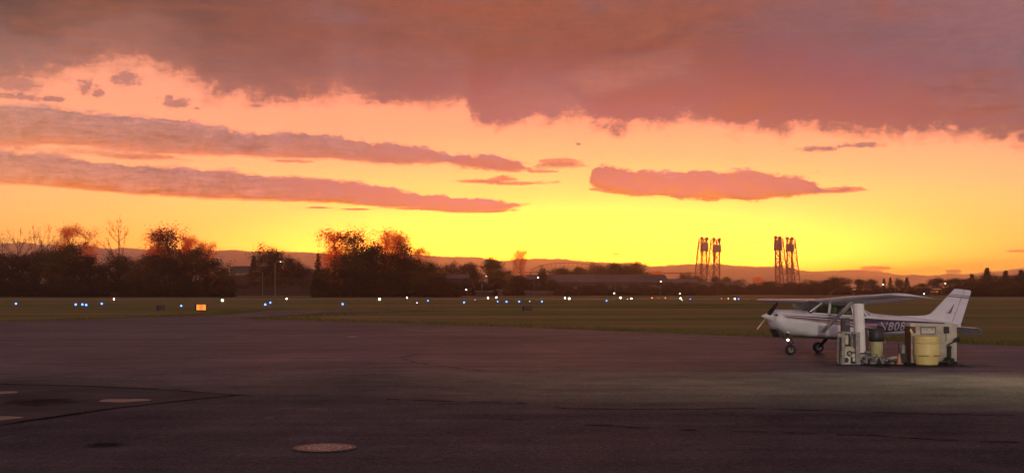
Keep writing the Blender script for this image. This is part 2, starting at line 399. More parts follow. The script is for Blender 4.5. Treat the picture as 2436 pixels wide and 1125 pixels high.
    v = nt.nodes.new('ShaderNodeVectorMath'); v.operation = 'SUBTRACT'; nt.links.new(c, v.inputs[0]); nt.links.new(air, v.inputs[1])
    v2 = nt.nodes.new('ShaderNodeVectorMath'); v2.operation = 'MAXIMUM'; nt.links.new(v.outputs[0], v2.inputs[0]); v2.inputs[1].default_value = (.004, .004, .004)
    nt.links.new(v2.outputs[0], bg.inputs[0]); nt.links.new(gain.s, bg.inputs[1])
    bg.inputs[1].default_value = 1.0
    w.cycles.sampling_method = 'MANUAL'; w.cycles.sample_map_resolution = 1024
AMB0, AMB1, AMB2 = (128, 113, 116), (122, 98, 104), (108, 80, 90)
make_world()

# ------------------------------------------------------------------ ground, apron, runway
def ground_mats():
    m = bpy.data.materials.new('asphalt'); m.use_nodes = True
    nt = m.node_tree; b = nt.nodes['Principled BSDF']
    g = nt.nodes.new('ShaderNodeNewGeometry'); p = g.outputs['Position']
    n1 = noise(nt, p, 9.0, 6, .75); n2 = noise(nt, p, .10, 5, .6, .6); n3 = noise(nt, p, .9, 5, .65); n4 = noise(nt, p, 55.0, 3, .7)
    mp = nt.nodes.new('ShaderNodeMapping'); mp.inputs['Scale'].default_value = (.06, .5, 1); mp.inputs['Rotation'].default_value = (0, 0, R(-7)); nt.links.new(p, mp.inputs[0])
    n5 = noise(nt, mp.outputs[0], 1.0, 5, .6)
    n6 = noise(nt, p, 24.0, 3, .75)
    v = n1 * 1.1 + n2 * .7 + n3 * .45 + n4 * 1.0 + n6 * 1.3 + n5 * .6 - 2.08
    nt.links.new(ramp(nt, v, [(.10, (.030, .027, .030)), (.40, (.084, .075, .080)), (.66, (.140, .122, .128)), (.9, (.26, .23, .23))]), b.inputs['Base Color'])
    r = .60 - n2 * .18 - n5 * .24
    nt.links.new(r.s, b.inputs['Roughness']); b.inputs['Specular IOR Level'].default_value = .045
    bp = nt.nodes.new('ShaderNodeBump'); bp.inputs['Strength'].default_value = .4; bp.inputs['Distance'].default_value = .010
    nt.links.new((n1 * .6 + n4 * .4).s, bp.inputs['Height']); nt.links.new(bp.outputs[0], b.inputs['Normal'])
    # rough aggregate: almost pure diffuse with a faint low sheen
    out = nt.nodes['Material Output']; df = nt.nodes.new('ShaderNodeBsdfDiffuse'); gl = nt.nodes.new('ShaderNodeBsdfGlossy'); mx = nt.nodes.new('ShaderNodeMixShader')
    for l in list(nt.links):
        if l.to_node == b and l.to_socket.name == 'Base Color': nt.links.new(l.from_socket, df.inputs[0])
    nt.links.new(bp.outputs[0], df.inputs['Normal']); gl.inputs['Roughness'].default_value = .34; gl.inputs[0].default_value = (.85, .85, .9, 1)
    sy = nt.nodes.new('ShaderNodeSeparateXYZ'); nt.links.new(p, sy.inputs[0])
    far_light = (N(nt, sy.outputs[1]) + n2 * 16.0 + n3 * 5.0).smooth(33.0, 52.0)          # light on the far paving painted in: paler and shinier with distance
    fc = n5 * .035 + n2 * .02 + far_light * .09 - .006
    hs = nt.nodes.new('ShaderNodeHueSaturation'); nt.links.new((far_light * .2 + 1.0).s, hs.inputs['Value'])
    src = df.inputs[0].links[0].from_socket; nt.links.new(src, hs.inputs['Color']); nt.links.new(hs.outputs[0], df.inputs[0])
    nt.links.new(fc.s, mx.inputs[0])
    nt.links.new(df.outputs[0], mx.inputs[1]); nt.links.new(gl.outputs[0], mx.inputs[2]); nt.links.new(mx.outputs[0], out.inputs[0]); nt.nodes.remove(b)
    M['asphalt'] = m
    m = bpy.data.materials.new('grass_ground'); m.use_nodes = True
    nt = m.node_tree; b = nt.nodes['Principled BSDF']
    g = nt.nodes.new('ShaderNodeNewGeometry'); p = g.outputs['Position']
    mp = nt.nodes.new('ShaderNodeMapping'); mp.inputs['Scale'].default_value = (.012, .075, 1); mp.inputs['Rotation'].default_value = (0, 0, R(-4)); nt.links.new(p, mp.inputs[0])
    s1 = noise(nt, mp.outputs[0], 1.0, 4, .6, .4); s2 = noise(nt, p, .35, 5, .65); s3 = noise(nt, p, 6.0, 4, .7)
    v = s1 * 1.5 + s2 * .35 + s3 * .35 - .62
    nt.links.new(ramp(nt, v, [(.22, (.085, .105, .020)), (.40, (.175, .19, .040)), (.56, (.255, .21, .066)), (.8, (.38, .25, .125))]), b.inputs['Base Color'])
    b.inputs['Roughness'].default_value = .95; b.inputs['Specular IOR Level'].default_value = .1
    bp = nt.nodes.new('ShaderNodeBump'); bp.inputs['Strength'].default_value = .8; bp.inputs['Distance'].default_value = .08
    nt.links.new((s3 * .6 + s2 * .6).s, bp.inputs['Height']); nt.links.new(bp.outputs[0], b.inputs['Normal'])
    M['grass'] = m
ground_mats()
M['grass_blade'] = mat('grass_blade', (.13, .16, .032), .9, c2=(.2, .19, .05), vscale=.4, trans=.3, spec=.1)
M['runway'] = mat('runway_surface', (.16, .14, .13), .42, c2=(.2, .17, .15), vscale=.05, coord='Object')
M['seal'] = mat('crack_seal', (.022, .020, .021), .9, spec=.02, var=.4, vscale=1.5)
M['seal_pale'] = mat('worn_line', (.24, .20, .19), .8, c2=(.09, .08, .08), vscale=1.2, spec=.05)
M['patch'] = mat('patch_asphalt', (.110, .095, .10), .75, c2=(.075, .066, .07), vscale=.5, bump=.4, bscale=40, spec=.02)
M['stain_shade'] = mat('stain_and_shade', (.030, .026, .026), .8, c2=(.045, .04, .04), vscale=1.5)
M['water'] = mat('puddle_water', (.10, .075, .075), .42, spec=.8)
M['hill'] = mat('hill_woods', (.09, .08, .06), .95, c2=(.12, .10, .075), vscale=.002, spec=.1)
M['berm'] = mat('embankment_soil', (.060, .042, .026), .95, c2=(.095, .06, .035), vscale=.05, spec=.1)

def sheet(name, pts, z, m):
    mb = MB(); mb.add([(p[0], p[1], z) for p in pts], [tuple(range(len(pts)))])
    return structure(mb, name, m)
gm = MB(); gm.add([(-15500, -300, -.05), (15500, -300, -.05), (15500, 15500, -.05), (-15500, 15500, -.05)], [(0, 1, 2, 3)])
structure(gm, 'grass_field', M['grass'])
def lerp_edge(pts, n, amp):
    out = []
    for a, b in zip(pts[:-1], pts[1:]):
        for k in range(n):
            t = k / n; p = a.lerp(b, t)
            out.append(p + Vector((0, random.uniform(-amp, amp), 0)))
    return out + [pts[-1]]
E1 = [gnd(-260, 771), gnd(0, 765), gnd(200, 760), gnd(400, 753), gnd(545, 748)]                   # grass edge, left
CON1 = [gnd(545, 748), gnd(600, 742), gnd(640, 738.5), gnd(750, 736.5), gnd(860, 737), gnd(985, 740.2)]            # connector, far side
CON2 = [gnd(985, 740.8), gnd(880, 741.5), gnd(770, 744.5), gnd(690, 750), gnd(620, 755), gnd(575, 757.5)]            # connector, near side
E2 = [gnd(575, 757.5), gnd(700, 762), gnd(900, 768), gnd(1200, 777), gnd(1600, 793), gnd(2000, 807), gnd(2436, 823), gnd(2800, 837)]
edge_pts = lerp_edge(E1, 9, .18) + lerp_edge(CON1, 8, .25) + lerp_edge(CON2, 8, .25) + lerp_edge(E2, 14, .14)
apron_poly = [Vector((-60, -40, 0))] + edge_pts + [Vector((60, -40, 0))]
structure(MB().prism([(p.x, p.y, 0) for p in apron_poly], (0, 0, -.2)), 'apron', M['asphalt'])
# runway and parallel taxiway: pale strips across the field
def strip(name, p0, p1, w, z, m):
    d = (p1 - p0).normalized(); n = Vector((-d.y, d.x, 0)) * w
    structure(MB().add([(q.x, q.y, z) for q in (p0, p1, p1 + n, p0 + n)], [(0, 1, 2, 3)]), name, m)
strip('runway', gnd(-900, 712.6), gnd(3600, 709.6), 24, -.046, M['runway'])
# irregular ribbons on the apron: seams, worn paint, cracks
def ribbon(name, px, w, m, z, jit=.02, seg=.35, gap=0.0):
    pts = [gnd(*p) for p in px]; mb = MB(); q = []
    for a, b in zip(pts[:-1], pts[1:]):
        k = max(2, int((b - a).length / seg))
        q += [a.lerp(b, i / k) for i in range(k)]
    q.append(pts[-1]); row = None
    for i, p in enumerate(q):
        d = (q[min(i + 1, len(q) - 1)] - q[max(i - 1, 0)]).normalized(); n = Vector((-d.y, d.x, 0))
        ww = w * random.uniform(.45, 1.25) / 2; off = n * random.uniform(-jit, jit)
        a, b = p + off + n * ww, p + off - n * ww
        new = (Vector((a.x, a.y, z)), Vector((b.x, b.y, z)))
        if row is not None and random.random() > gap: mb.add([row[0], new[0], new[1], row[1]], [(0, 1, 2, 3)])
        row = new
    structure(mb, name, m)
pp = [gnd(-400, 912), gnd(0, 913), gnd(200, 918), gnd(420, 929), gnd(560, 940), gnd(420, 953), gnd(250, 972), gnd(0, 1008), gnd(-400, 1065)]
sheet('asphalt_patch', pp, .004, M['patch'])
ribbon('pavement_seam', [(-400, 912), (0, 913), (200, 918), (420, 929), (560, 940), (600, 942)], .16, M['seal'], .008, .03)
ribbon('pavement_seam', [(-400, 1068), (0, 1011), (250, 974), (420, 955), (560, 941)], .15, M['seal'], .008, .03)
ribbon('worn_line', [(360, 970), (420, 961), (520, 949), (600, 941), (650, 937)], .07, M['seal_pale'], .009, .02, .3, .12)
ribbon('worn_line', [(668, 937.5), (705, 935.5)], .07, M['seal_pale'], .009, .01, .3)
ribbon('pavement_crack', [(860, 945), (950, 951), (1080, 955), (1230, 958), (1340, 972), (1480, 973), (1640, 974), (1760, 971), (1950, 976), (2200, 985), (2500, 990)], .10, M['seal'], .007, .05, .3, .22)
ribbon('pavement_crack', [(1195, 998), (1245, 999)], .07, M['seal'], .007, .04, .2, .1)
ribbon('pavement_crack', [(1340, 1010), (1440, 1011), (1580, 1022), (1740, 1025), (1990, 1033), (2080, 1036), (2230, 1046), (2380, 1051), (2560, 1056)], .075, M['seal'], .007, .05, .25, .38)
ribbon('pavement_crack', [(960, 852), (985, 862), (1060, 872), (1150, 882)], .22, M['stain_shade'], .006, .12, .5, .15)
ribbon('pavement_crack', [(960, 850), (1000, 843)], .35, M['stain_shade'], .006, .1, .5)
ribbon('pavement_crack', [(960, 808), (1080, 811)], .3, M['stain_shade'], .006, .1, .8, .2)
def soft(name, c, dens):
    m = bpy.data.materials.new(name); m.use_nodes = True; nt = m.node_tree; b = nt.nodes['Principled BSDF']
    b.inputs['Base Color'].default_value = (*c, 1); b.inputs['Roughness'].default_value = .75; b.inputs['Specular IOR Level'].default_value = .02
    tc = nt.nodes.new('ShaderNodeTexCoord'); sp = nt.nodes.new('ShaderNodeSeparateXYZ'); nt.links.new(tc.outputs['Generated'], sp.inputs[0])
    x, y = (N(nt, sp.outputs[i]) * 2 - 1 for i in (0, 1)); g = nt.nodes.new('ShaderNodeNewGeometry')
    n = noise(nt, g.outputs['Position'], 1.6, 5, .65); n2 = noise(nt, g.outputs['Position'], 14.0, 4, .7)
    a = ((1.0 - (x * x + y * y)) * 1.1 + (n - .5) * 3.2 + (n2 - .5) * 1.2).smooth(.1, 1.1) * dens
    nt.links.new(a.s, b.inputs['Alpha']); return m
M['stain_shade'] = soft('stain_and_shade', (.025, .022, .023), .6)  # for oil stains and for the shade painted under the fuel gear
M['paint_worn'] = soft('worn_paint', (.25, .21, .20), .7)
def blotch(name, px, py, rx, ry, m, z, n=26, j=.3, lab=None, cat=None):
    c = gnd(px, py); ax = rx * c.y / F; ay = abs(gnd(px, py - ry).y - gnd(px, py + ry).y) / 2
    ph = [random.uniform(0, 6.28) for _ in range(3)]; pts = []
    for k in range(n):
        t = 2 * math.pi * k / n; r = 1 + j * (.5 * math.sin(2 * t + ph[0]) + .35 * math.sin(3 * t + ph[1]) + .25 * math.sin(5 * t + ph[2])) * .6
        pts.append((c.x + ax * r * math.cos(t), c.y + ay * r * math.sin(t), z))
    o = MB().add(pts, [tuple(range(n))]).build(name, m)
    if lab: tag(o, lab, cat)
    else: tag(o, kind='structure')
    return o
blotch('stain_and_shade', 250, 1058, 56, 7, M['stain_shade'], .006)
blotch('stain_and_shade', 110, 955, 120, 10, M['stain_shade'], .0065, j=.5)
blotch('worn_paint', 740, 975, 60, 7, M['paint_worn'], .006, j=.8)
blotch('worn_paint', 640, 994, 30, 4, M['paint_worn'], .007, j=.8)
blotch('stain_and_shade', 2150, 868, 190, 9, M['stain_shade'], .0064, j=.3)  # contact shade under the fuel gear, painted as a dark blotch
for a in ((294, 953, 52, 4.5, 'puddle lying in the middle of the pale asphalt patch, shining pink'), (-6, 995, 50, 5.5, 'puddle cut by the left frame edge near the dark seam, shining pink'),
          (0, 935, 34, 4, 'small puddle at the far left edge of the pale asphalt patch')):
    blotch('puddle', *a[:4], M['water'], .010, j=.5, lab=a[4], cat='puddle')
blotch('puddle', 838, 801, 14, 1.6, M['water'], .008, j=.4, lab='tiny bright puddle alone on the far apron near the grass', cat='puddle')
# manhole cover
c = gnd(772, 1066); r = 74 * c.y / F
mh = thing('manhole_cover', 'round metal manhole cover with raised bumps set in the near asphalt', 'manhole cover', c)
MB().lathe((0, 0, 0), [(r * .86, .004), (r, .004), (r * 1.02, .018), (r * .90, .022), (r * .86, .018)], 40, cap=False).build('rim', M['iron_dark'], mh, True)
mb = MB().lathe((0, 0, 0), [(r * .86, .004), (r * .86, .016), (r * .84, .018)], 40)
for rr, k in ((.18, 6), (.40, 12), (.62, 18), (.77, 24)):
    for i in range(k):
        t = 2 * math.pi * i / k; mb.box((r * rr * math.cos(t), r * rr * math.sin(t), .020), (.045, .03, .012), t)
mb.build('cover', M['iron'], mh)
# hills: two wooded ridges far off
def ridge(name, prof, Y, depth, seed, amp):
    rnd = random.Random(seed); mb = MB(); xs = np.arange(-420, 2860, 6.0)
    py = np.interp(xs, [p[0] for p in prof], [p[1] for p in prof])
    ph = [(rnd.uniform(.01, .09), rnd.uniform(0, 6.3), rnd.uniform(.2, 1)) for _ in range(12)]
    rows = []
    for k, fr in enumerate((0, .25, .55, .8, 1.0, 1.15)):
        row = []
        for x, y in zip(xs, py):
            j = sum(math.sin(x * f + p + k) * a for f, p, a in ph) * amp + (rnd.uniform(-1, 1) * amp * 1.6)
            h = at(x, y + j, Y).z
            YY = Y - depth * (1 - fr) if fr <= 1 else Y + depth * .5
            hh = h * (fr ** .8 if fr <= 1 else .5) * (1 if fr == 1 else rnd.uniform(.9, 1.0))
            row.append(((x - CX) * YY / F, YY, hh if fr > 0 else -1))
        rows.append(row)
    n = len(xs)
    mb.add([p for r_ in rows for p in r_], [(a * n + i, a * n + i + 1, (a + 1) * n + i + 1, (a + 1) * n + i) for a in range(len(rows) - 1) for i in range(n - 1)])
    structure(mb, name, M['hill'], True)
RID = [(-420, 572), (0, 578), (60, 579), (130, 582), (230, 588), (300, 590), (420, 592), (500, 594), (560, 596), (620, 598), (700, 600), (760, 602), (900, 606), (1050, 608), (1130, 612), (1200, 618), (1260, 618), (1290, 614), (1340, 618), (1420, 622), (1500, 626), (1560, 632), (1610, 630), (1660, 626), (1720, 628), (1760, 633), (1800, 634), (1860, 636), (1900, 642), (1930, 646), (1960, 640), (2000, 645), (2050, 640), (2110, 648), (2160, 655), (2220, 655), (2300, 650), (2436, 640), (2860, 632)]
ridge('hills', RID, 12500, 2200, 3, .8)
ridge('hills', [(x, y + 10 + 9 * math.sin(x * .006 + 1)) for x, y in RID], 9800, 1500, 5, .8)
# ------------------------------------------------------------------ light aircraft (local x aft of the rotation point, y to its right, z up)
def make_aircraft():
    root = thing('light_aircraft', 'white high-wing single-propeller aeroplane with plum stripes parked behind the fuel pumps', 'aeroplane', (11.19, 42.55, 0), R(12.2))
    root.rotation_euler = (-.025, .061, R(12.2)); root.scale = (1.03, 1.03, .97)
    A0 = 2.0
    def P(a, y, z): return Vector((a - A0, y, z))
    # stations: a, zbot, ztop, half width, exponent
    ST = [(.40, 1.16, 1.58, .28, 2.3), (.44, 1.03, 1.62, .42, 2.5), (.56, .92, 1.655, .49, 2.7), (.8, .80, 1.675, .53, 2.9), (1.2, .73, 1.69, .55, 3.0), (1.5, .70, 1.70, .56, 3.1), (1.62, .69, 1.70, .57, 3.4),
          (1.75, .69, 1.62, .575, 4.5), (2.2, .69, 1.60, .58, 5), (2.9, .70, 1.58, .575, 5), (3.5, .73, 1.57, .54, 5), (3.9, .77, 1.60, .49, 3.6), (4.2, .80, 1.74, .455, 2.5), (4.5, .84, 1.74, .425, 2.4), (5.0, .90, 1.72, .37, 2.3), (5.8, .99, 1.70, .30, 2.3), (6.6, 1.09, 1.665, .215, 2.2), (7.3, 1.19, 1.63, .135, 2.1), (8.05, 1.30, 1.58, .05, 2)]
    def station(a):
        xs = [s[0] for s in ST]
        return [float(np.interp(a, xs, [s[k] for s in ST])) for k in range(1, 5)]
    def half(a, z):
        zb, zt, hw, e = station(a); zc, hh = (zb + zt) / 2, (zt - zb) / 2
        u = min(.999, abs((z - zc) / hh)); return hw * (1 - u ** e) ** (1 / e)
    def ring(a, n=32):
        zb, zt, hw, e = station(a); zc, hh = (zb + zt) / 2, (zt - zb) / 2; out = []
        for j in range(n):
            t = 2 * math.pi * j / n; ct, st = math.cos(t), math.sin(t)
            out.append(P(a, hw * math.copysign(abs(ct) ** (2 / e), ct), zc + hh * math.copysign(abs(st) ** (2 / e), st)))
        return out
    mb = MB(); mb.loft([ring(a) for a in sorted(set([s[0] for s in ST] + list(np.arange(.6, 7.8, .3))))])
    fus = mb.build('fuselage', M['white'], root, True, angle=50)
    def PC(a, y, z): return P(a - .36, y, z - (.08 if z < 1.79 else .09))
    # cabin: roof, posts, rear deck
    mb = MB()
    def cab(a): return float(np.interp(a, [1.95, 2.1, 2.6, 3.9, 4.4], [.50, .52, .53, .47, .42]))
    roof = []
    for a, z, hw in ((2.42, 2.06, .42), (2.6, 2.12, .47), (3.0, 2.16, .5), (3.6, 2.14, .49), (3.95, 2.08, .46), (4.1, 2.03, .42)):
        roof.append([PC(a, -hw, z - .10), PC(a, -hw * .8, z + .02), PC(a, 0, z + .06), PC(a, hw * .8, z + .02), PC(a, hw, z - .10), PC(a, hw * .7, z - .13), PC(a, -hw * .7, z - .13)])
    mb.loft(roof)
    for s in (-1, 1):
        mb.bar(PC(2.0, s * .53, 1.72), PC(2.50, s * .44, 2.12), .035, .05)
        mb.bar(PC(2.72, s * .565, 1.64), PC(2.80, s * .475, 2.14), .10, .04)
        mb.bar(PC(3.72, s * .535, 1.62), PC(3.62, s * .475, 2.12), .12, .05)
        mb.bar(PC(4.30, s * .46, 1.64), PC(3.98, s * .44, 2.08), .16, .05)
        mb.bar(PC(2.05, s * .575, 1.665), PC(4.3, s * .50, 1.645), .035, .05)
    mb.build('cabin_frame', M['white'], root)
    # rear deck between cabin and tail cone
    rows = []
    for a, zt, hw in ((3.98, 2.12, .43), (4.25, 1.97, .425), (4.55, 1.83, .42), (4.85, 1.80, .40)):
        zb = 1.55
        rows.append([PC(a, -hw, zb), PC(a, -hw * .96, (zb + zt) / 2), PC(a, -hw * .6, zt), PC(a, 0, zt + .03), PC(a, hw * .6, zt), PC(a, hw * .96, (zb + zt) / 2), PC(a, hw, zb)])
    MB().loft(rows).build('rear_deck', M['white'], root, True, angle=30)
    for s in (-1, 1):
        MB().prism([PC(4.05, s * .447, 1.70), PC(4.42, s * .435, 1.70), PC(4.40, s * .43, 1.80), PC(4.12, s * .437, 1.98), PC(4.03, s * .44, 2.0)], (0, s * .012, 0)).build('rear_window', M['glass'], root)
        MB().prism([PC(2.12, s * .560, 1.69), PC(2.68, s * .560, 1.69), PC(2.74, s * .475, 2.10), PC(2.52, s * .465, 2.10)], (0, s * .006, 0)).build('side_window', M['glass'], root)
        MB().prism([PC(2.80, s * .560, 1.69), PC(3.66, s * .530, 1.68), PC(3.60, s * .47, 2.09), PC(2.84, s * .475, 2.10)], (0, s * .006, 0)).build('side_window', M['glass'], root)
        MB().prism([PC(3.78, s * .525, 1.68), PC(4.24, s * .465, 1.68), PC(4.0, s * .45, 2.04), PC(3.68, s * .468, 2.09)], (0, s * .006, 0)).build('side_window', M['glass'], root)
    rows = [[PC(a, y * w, z + b * (1 - abs(y) ** 2)) for y in (-1, -.7, -.35, 0, .35, .7, 1)] for a, w, z, b in ((1.93, .50, 1.735, .075), (2.1, .51, 1.85, .09), (2.3, .485, 2.0, .085), (2.48, .455, 2.13, .06))]
    # windshield bows forward at its centre
    rows = [[p + Vector((-.22 * (1 - (k - 3) ** 2 / 9), 0, 0)) for k, p in enumerate(r)] for r in rows]
    mb = MB(); mb.add([p for r in rows for p in r], [(i * 7 + j, i * 7 + j + 1, (i + 1) * 7 + j + 1, (i + 1) * 7 + j) for i in range(3) for j in range(6)])
    mb.build('windshield', M['glass'], root, True)
    # interior
    for s in (-1, 1):
        for a in (2.75, 3.55):
            mb = MB().box(PC(a, s * .26, 1.44), (.45, .44, .14)).box(PC(a + .26, s * .26, 1.66), (.12, .44, .62))
            mb.box(PC(a + .28, s * .26, 1.96), (.07, .22, .12))
            mb.build('seat', M['beige'], root, bevel=.02)
    MB().box(PC(2.05, 0, 1.62), (.12, .98, .26)).build('instrument_panel', M['black'], root)
    # stripes follow the side
    def side_ribbon(name, m, pts, off, s):
        """pts: (a, z low, z high)"""
        A = np.arange(pts[0][0], pts[-1][0] + .01, .12); mb = MB(); vs = []
        for a in A:
            zl, zh = (float(np.interp(a, [p[0] for p in pts], [p[k] for p in pts])) for k in (1, 2))
            for k in range(4):
                z = zl + (zh - zl) * k / 3; vs.append(P(a, s * (half(a, z) + off), z))
        mb.add(vs, [(i * 4 + j, i * 4 + j + 1, (i + 1) * 4 + j + 1, (i + 1) * 4 + j) for i in range(len(A) - 1) for j in range(3)])
        return mb.build(name, m, root, True)
    for s in (-1, 1):
        side_ribbon('stripe', M['stripe_dark'], [(.60, 1.435, 1.452), (1.5, 1.42, 1.455), (2.6, 1.40, 1.455), (3.4, 1.35, 1.46), (3.9, 1.33, 1.52), (4.8, 1.34, 1.52), (7.4, 1.47, 1.55)], .006, s)
        side_ribbon('stripe', M['stripe_red'], [(.68, 1.37, 1.41), (1.5, 1.335, 1.39), (2.6, 1.27, 1.37), (3.4, 1.21, 1.33), (4.2, 1.155, 1.34), (4.8, 1.16, 1.34), (7.4, 1.40, 1.47)], .005, s)
        side_ribbon('stripe', M['stripe_dark'], [(.76, 1.345, 1.357), (1.5, 1.30, 1.323), (2.6, 1.205, 1.258), (3.4, 1.12, 1.195), (4.2, 1.02, 1.145), (4.8, 1.04, 1.16), (7.4, 1.33, 1.40)], .007, s)
    side_ribbon('stripe', M['stripe_dark'], [(4.36, 1.06, 1.40), (4.8, 1.06, 1.40), (6.2, 1.17, 1.46), (6.6, 1.25, 1.45)], .009, -1)
    # registration letters
    cu = bpy.data.curves.new('reg', 'FONT'); cu.body = 'N8081'; cu.size = .42; cu.shear = .22; cu.space_character = 1.12; cu.offset = .004
    to = bpy.data.objects.new('reg', cu); col.objects.link(to)
    dg = bpy.context.evaluated_depsgraph_get(); me = bpy.data.meshes.new_from_object(to.evaluated_get(dg))
    bpy.data.objects.remove(to)
    for v in me.vertices:
        a = 4.42 + v.co.x * 1.08; z = 1.085 + v.co.y * 1.1 + (a - 4.42) * .060
        v.co = P(a, -(half(a, z) + .016), z)
    me.materials.append(M['letters'])
    lo = bpy.data.objects.new('registration_letters', me); col.objects.link(lo); lo.parent = root
    # wings
    def foil(c, t=.12, n=11):
        xs = [.5 * (1 - math.cos(math.pi * i / (n - 1))) for i in range(n)]
        th = lambda x: 5 * t * (.2969 * math.sqrt(x) - .126 * x - .3516 * x * x + .2843 * x ** 3 - .1015 * x ** 4)
        cam = lambda x: .025 * (1 - (2 * x - .8) ** 2 / 1.44)
        up = [(x, cam(x) + th(x)) for x in xs]; lo_ = [(x, cam(x) - th(x)) for x in xs[1:-1]]
        return [(x * c, z * c) for x, z in up + lo_[::-1]]
    for s in (-1, 1):
        def wing_rings(st): return [[P(le + x - .42, s * y, z0 - .07 + z * k - x * tw) for x, z in foil(ch)] for y, le, ch, z0, k, tw in st]
        main = [(.0, 2.30, 1.63, 2.12, .8, .05), (.5, 2.30, 1.63, 2.13, 1, .05), (2.6, 2.30, 1.63, 2.19, 1, .045), (4.9, 2.50, 1.20, 2.26, 1, .03), (5.1, 2.52, 1.17, 2.265, 1, .03)]
        MB().loft(wing_rings(main)).build('wing', M['white'], root, True, angle=45)
        tip = [(5.1, 2.52, 1.17, 2.265, 1.0, .03), (5.25, 2.58, 1.12, 2.267, .95, .04), (5.40, 2.74, 1.0, 2.265, .75, .055), (5.50, 3.0, .78, 2.26, .5, .07), (5.56, 3.35, .45, 2.25, .25, .09)]
        MB().loft(wing_rings(tip)).build('wing_tip', M['white'], root, True, angle=60)
        # flap and aileron hinge gap strips
        mb = MB(); mb.tube([P(3.08, s * .6, 2.085), P(3.08, s * 2.6, 2.14), P(2.91, s * 4.9, 2.205)], .008, 4); mb.build('aileron_gap', M['dark_metal'], root)
        mb = MB(); rr = []
        for q in (P(2.12, s * .52, .84), P(2.38, s * 2.3, 2.09)):
            rr.append([q + Vector((.10 * math.cos(t), 0, .028 * math.sin(t))) for t in [2 * math.pi * i / 12 for i in range(12)]])
        mb.loft(rr); mb.box(P(2.38, s * 2.3, 2.10), (.28, .12, .08)); mb.box(P(2.12, s * .54, .84), (.24, .12, .10))
        mb.build('wing_strut', M['strut'], root, True, angle=50)
        # stabiliser
        rr = [[P(le + x + .12, s * y, 1.36 + z * .8) for x, z in foil(ch, .11)] for y, le, ch in ((.0, 6.85, .72), (.3, 6.88, .70), (1.50, 7.06, .50), (1.60, 7.12, .42), (1.66, 7.22, .30))]
        MB().loft(rr).build('stabiliser', M['white'], root, True, angle=45)
        dr = R(34)
        rr = [[P(le + .12 + x * math.cos(dr), s * y, 1.36 + z * .8 - x * math.sin(dr)) for x, z in foil(ch, .10)] for y, le, ch in ((.12, 7.58, .46), (1.50, 7.57, .36), (1.62, 7.55, .30), (1.70, 7.53, .2))]
        MB().loft(rr).build('elevator', M['white'], root, True, angle=45)
    # fin and rudder
    def plate(poly, th0, th1, zs):
        mb = MB(); n = len(poly); zlo, zhi = min(p[1] for p in poly), max(p[1] for p in poly)
        f = lambda z: th0 + (th1 - th0) * (z - zlo) / (zhi - zlo)
        vs = [P(a + .15, -f(z) / 2, z) for a, z in poly] + [P(a + .15, f(z) / 2, z) for a, z in poly]
        mb.add(vs, [tuple(range(n)), tuple(range(n, 2 * n))[::-1]] + [(i, (i + 1) % n, n + (i + 1) % n, n + i) for i in range(n)])
        return mb
    fin = [(5.2, 1.70), (6.1, 1.755), (6.45, 1.80), (6.62, 1.87), (6.76, 2.0), (7.56, 2.89), (7.63, 2.93), (8.0, 2.92), (7.48, 1.50), (7.3, 1.45)]
    fo = plate(fin, .10, .05, 0).build('fin', M['white'], root, bevel=.012)
    rud = [(8.02, 2.92), (8.27, 2.90), (8.29, 2.84), (7.93, 1.62), (7.78, 1.34), (7.5, 1.34), (7.50, 1.50)]
    plate(rud, .09, .04, 0).build('rudder', M['white'], root, bevel=.01)
    for s in (-1, 1):
        for z, h in ((2.68, .022), (2.60, .035)):
            q = lambda zz: (7.56 - (2.89 - zz) * .93, 8.29 - (2.84 - zz) * .30)
            y = s * .0300
            mb = MB(); a0, a1 = q(z); b0, b1 = q(z + h)
            mb.add([P(a0 + .15, y * 1.12 + s * .010, z), P(a1 + .15, y * 1.12 + s * .010, z - .03), P(b1 + .15, y * 1.1 + s * .010, z + h - .03), P(b0 + .15, y * 1.1 + s * .010, z + h)], [(0, 1, 2, 3)])
            mb.build('fin_stripe', M['stripe_dark'], fo)
        em = [(7.10, 1.93), (7.22, 1.95), (7.42, 2.27), (7.46, 2.30), (7.36, 1.99), (7.34, 1.93), (7.28, 1.90)]
        MB().add([P(a + .27, s * .056, z + .02) for a, z in em], [tuple(range(len(em)))]).build('emblem', M['emblem'], fo)
        MB().add([P(a + .27, s * .056, z + .02) for a, z in ((7.44, 1.98), (7.50, 1.92), (7.47, 1.98))], [(0, 1, 2)]).build('emblem', M['emblem'], fo)
    # propeller
    hubz = 1.38
    pr = thing('propeller', None, None); pr.parent = root; pr.location = P(.24, 0, hubz)
    rotX = Matrix.Rotation(R(90), 4, 'Y')
    prof = [(.004, .24), (.03, .20), (.085, .10), (.14, -.02), (.175, -.12), (.185, -.18)]
    MB().lathe((0, 0, 0), [(r, z) for r, z in prof], 24, Matrix.Rotation(R(-90), 4, 'Y')).build('spinner', M['white'], pr, True)
    for s in (-1, 1):
        # direction of the blade in the disc (y right, z up): right blade points down, left blade up
        ang = R(32); d = Vector((0, s * math.cos(ang), -s * math.sin(ang))); tdir = Vector((0, math.sin(ang), math.cos(ang)))
        rr = []
        for r, ch, pit in ((.10, .12, 50), (.25, .17, 38), (.5, .165, 27), (.75, .14, 20), (.9, .105, 17), (.95, .05, 16)):
            cdir = tdir * math.cos(R(pit)) + Vector((1, 0, 0)) * math.sin(R(pit)) * s
            nd = d.cross(cdir).normalized()
            rr.append([d * r + cdir * ch * .5 * math.cos(t) + nd * .014 * math.sin(t) for t in [2 * math.pi * i / 10 for i in range(10)]])
        MB().loft(rr).build('blade', M['dark_metal'] if s < 0 else M['alu'], pr, True, angle=60)  # same metal on both; shade and bright reflection put into two materials
    # cowl details
    mb = MB()
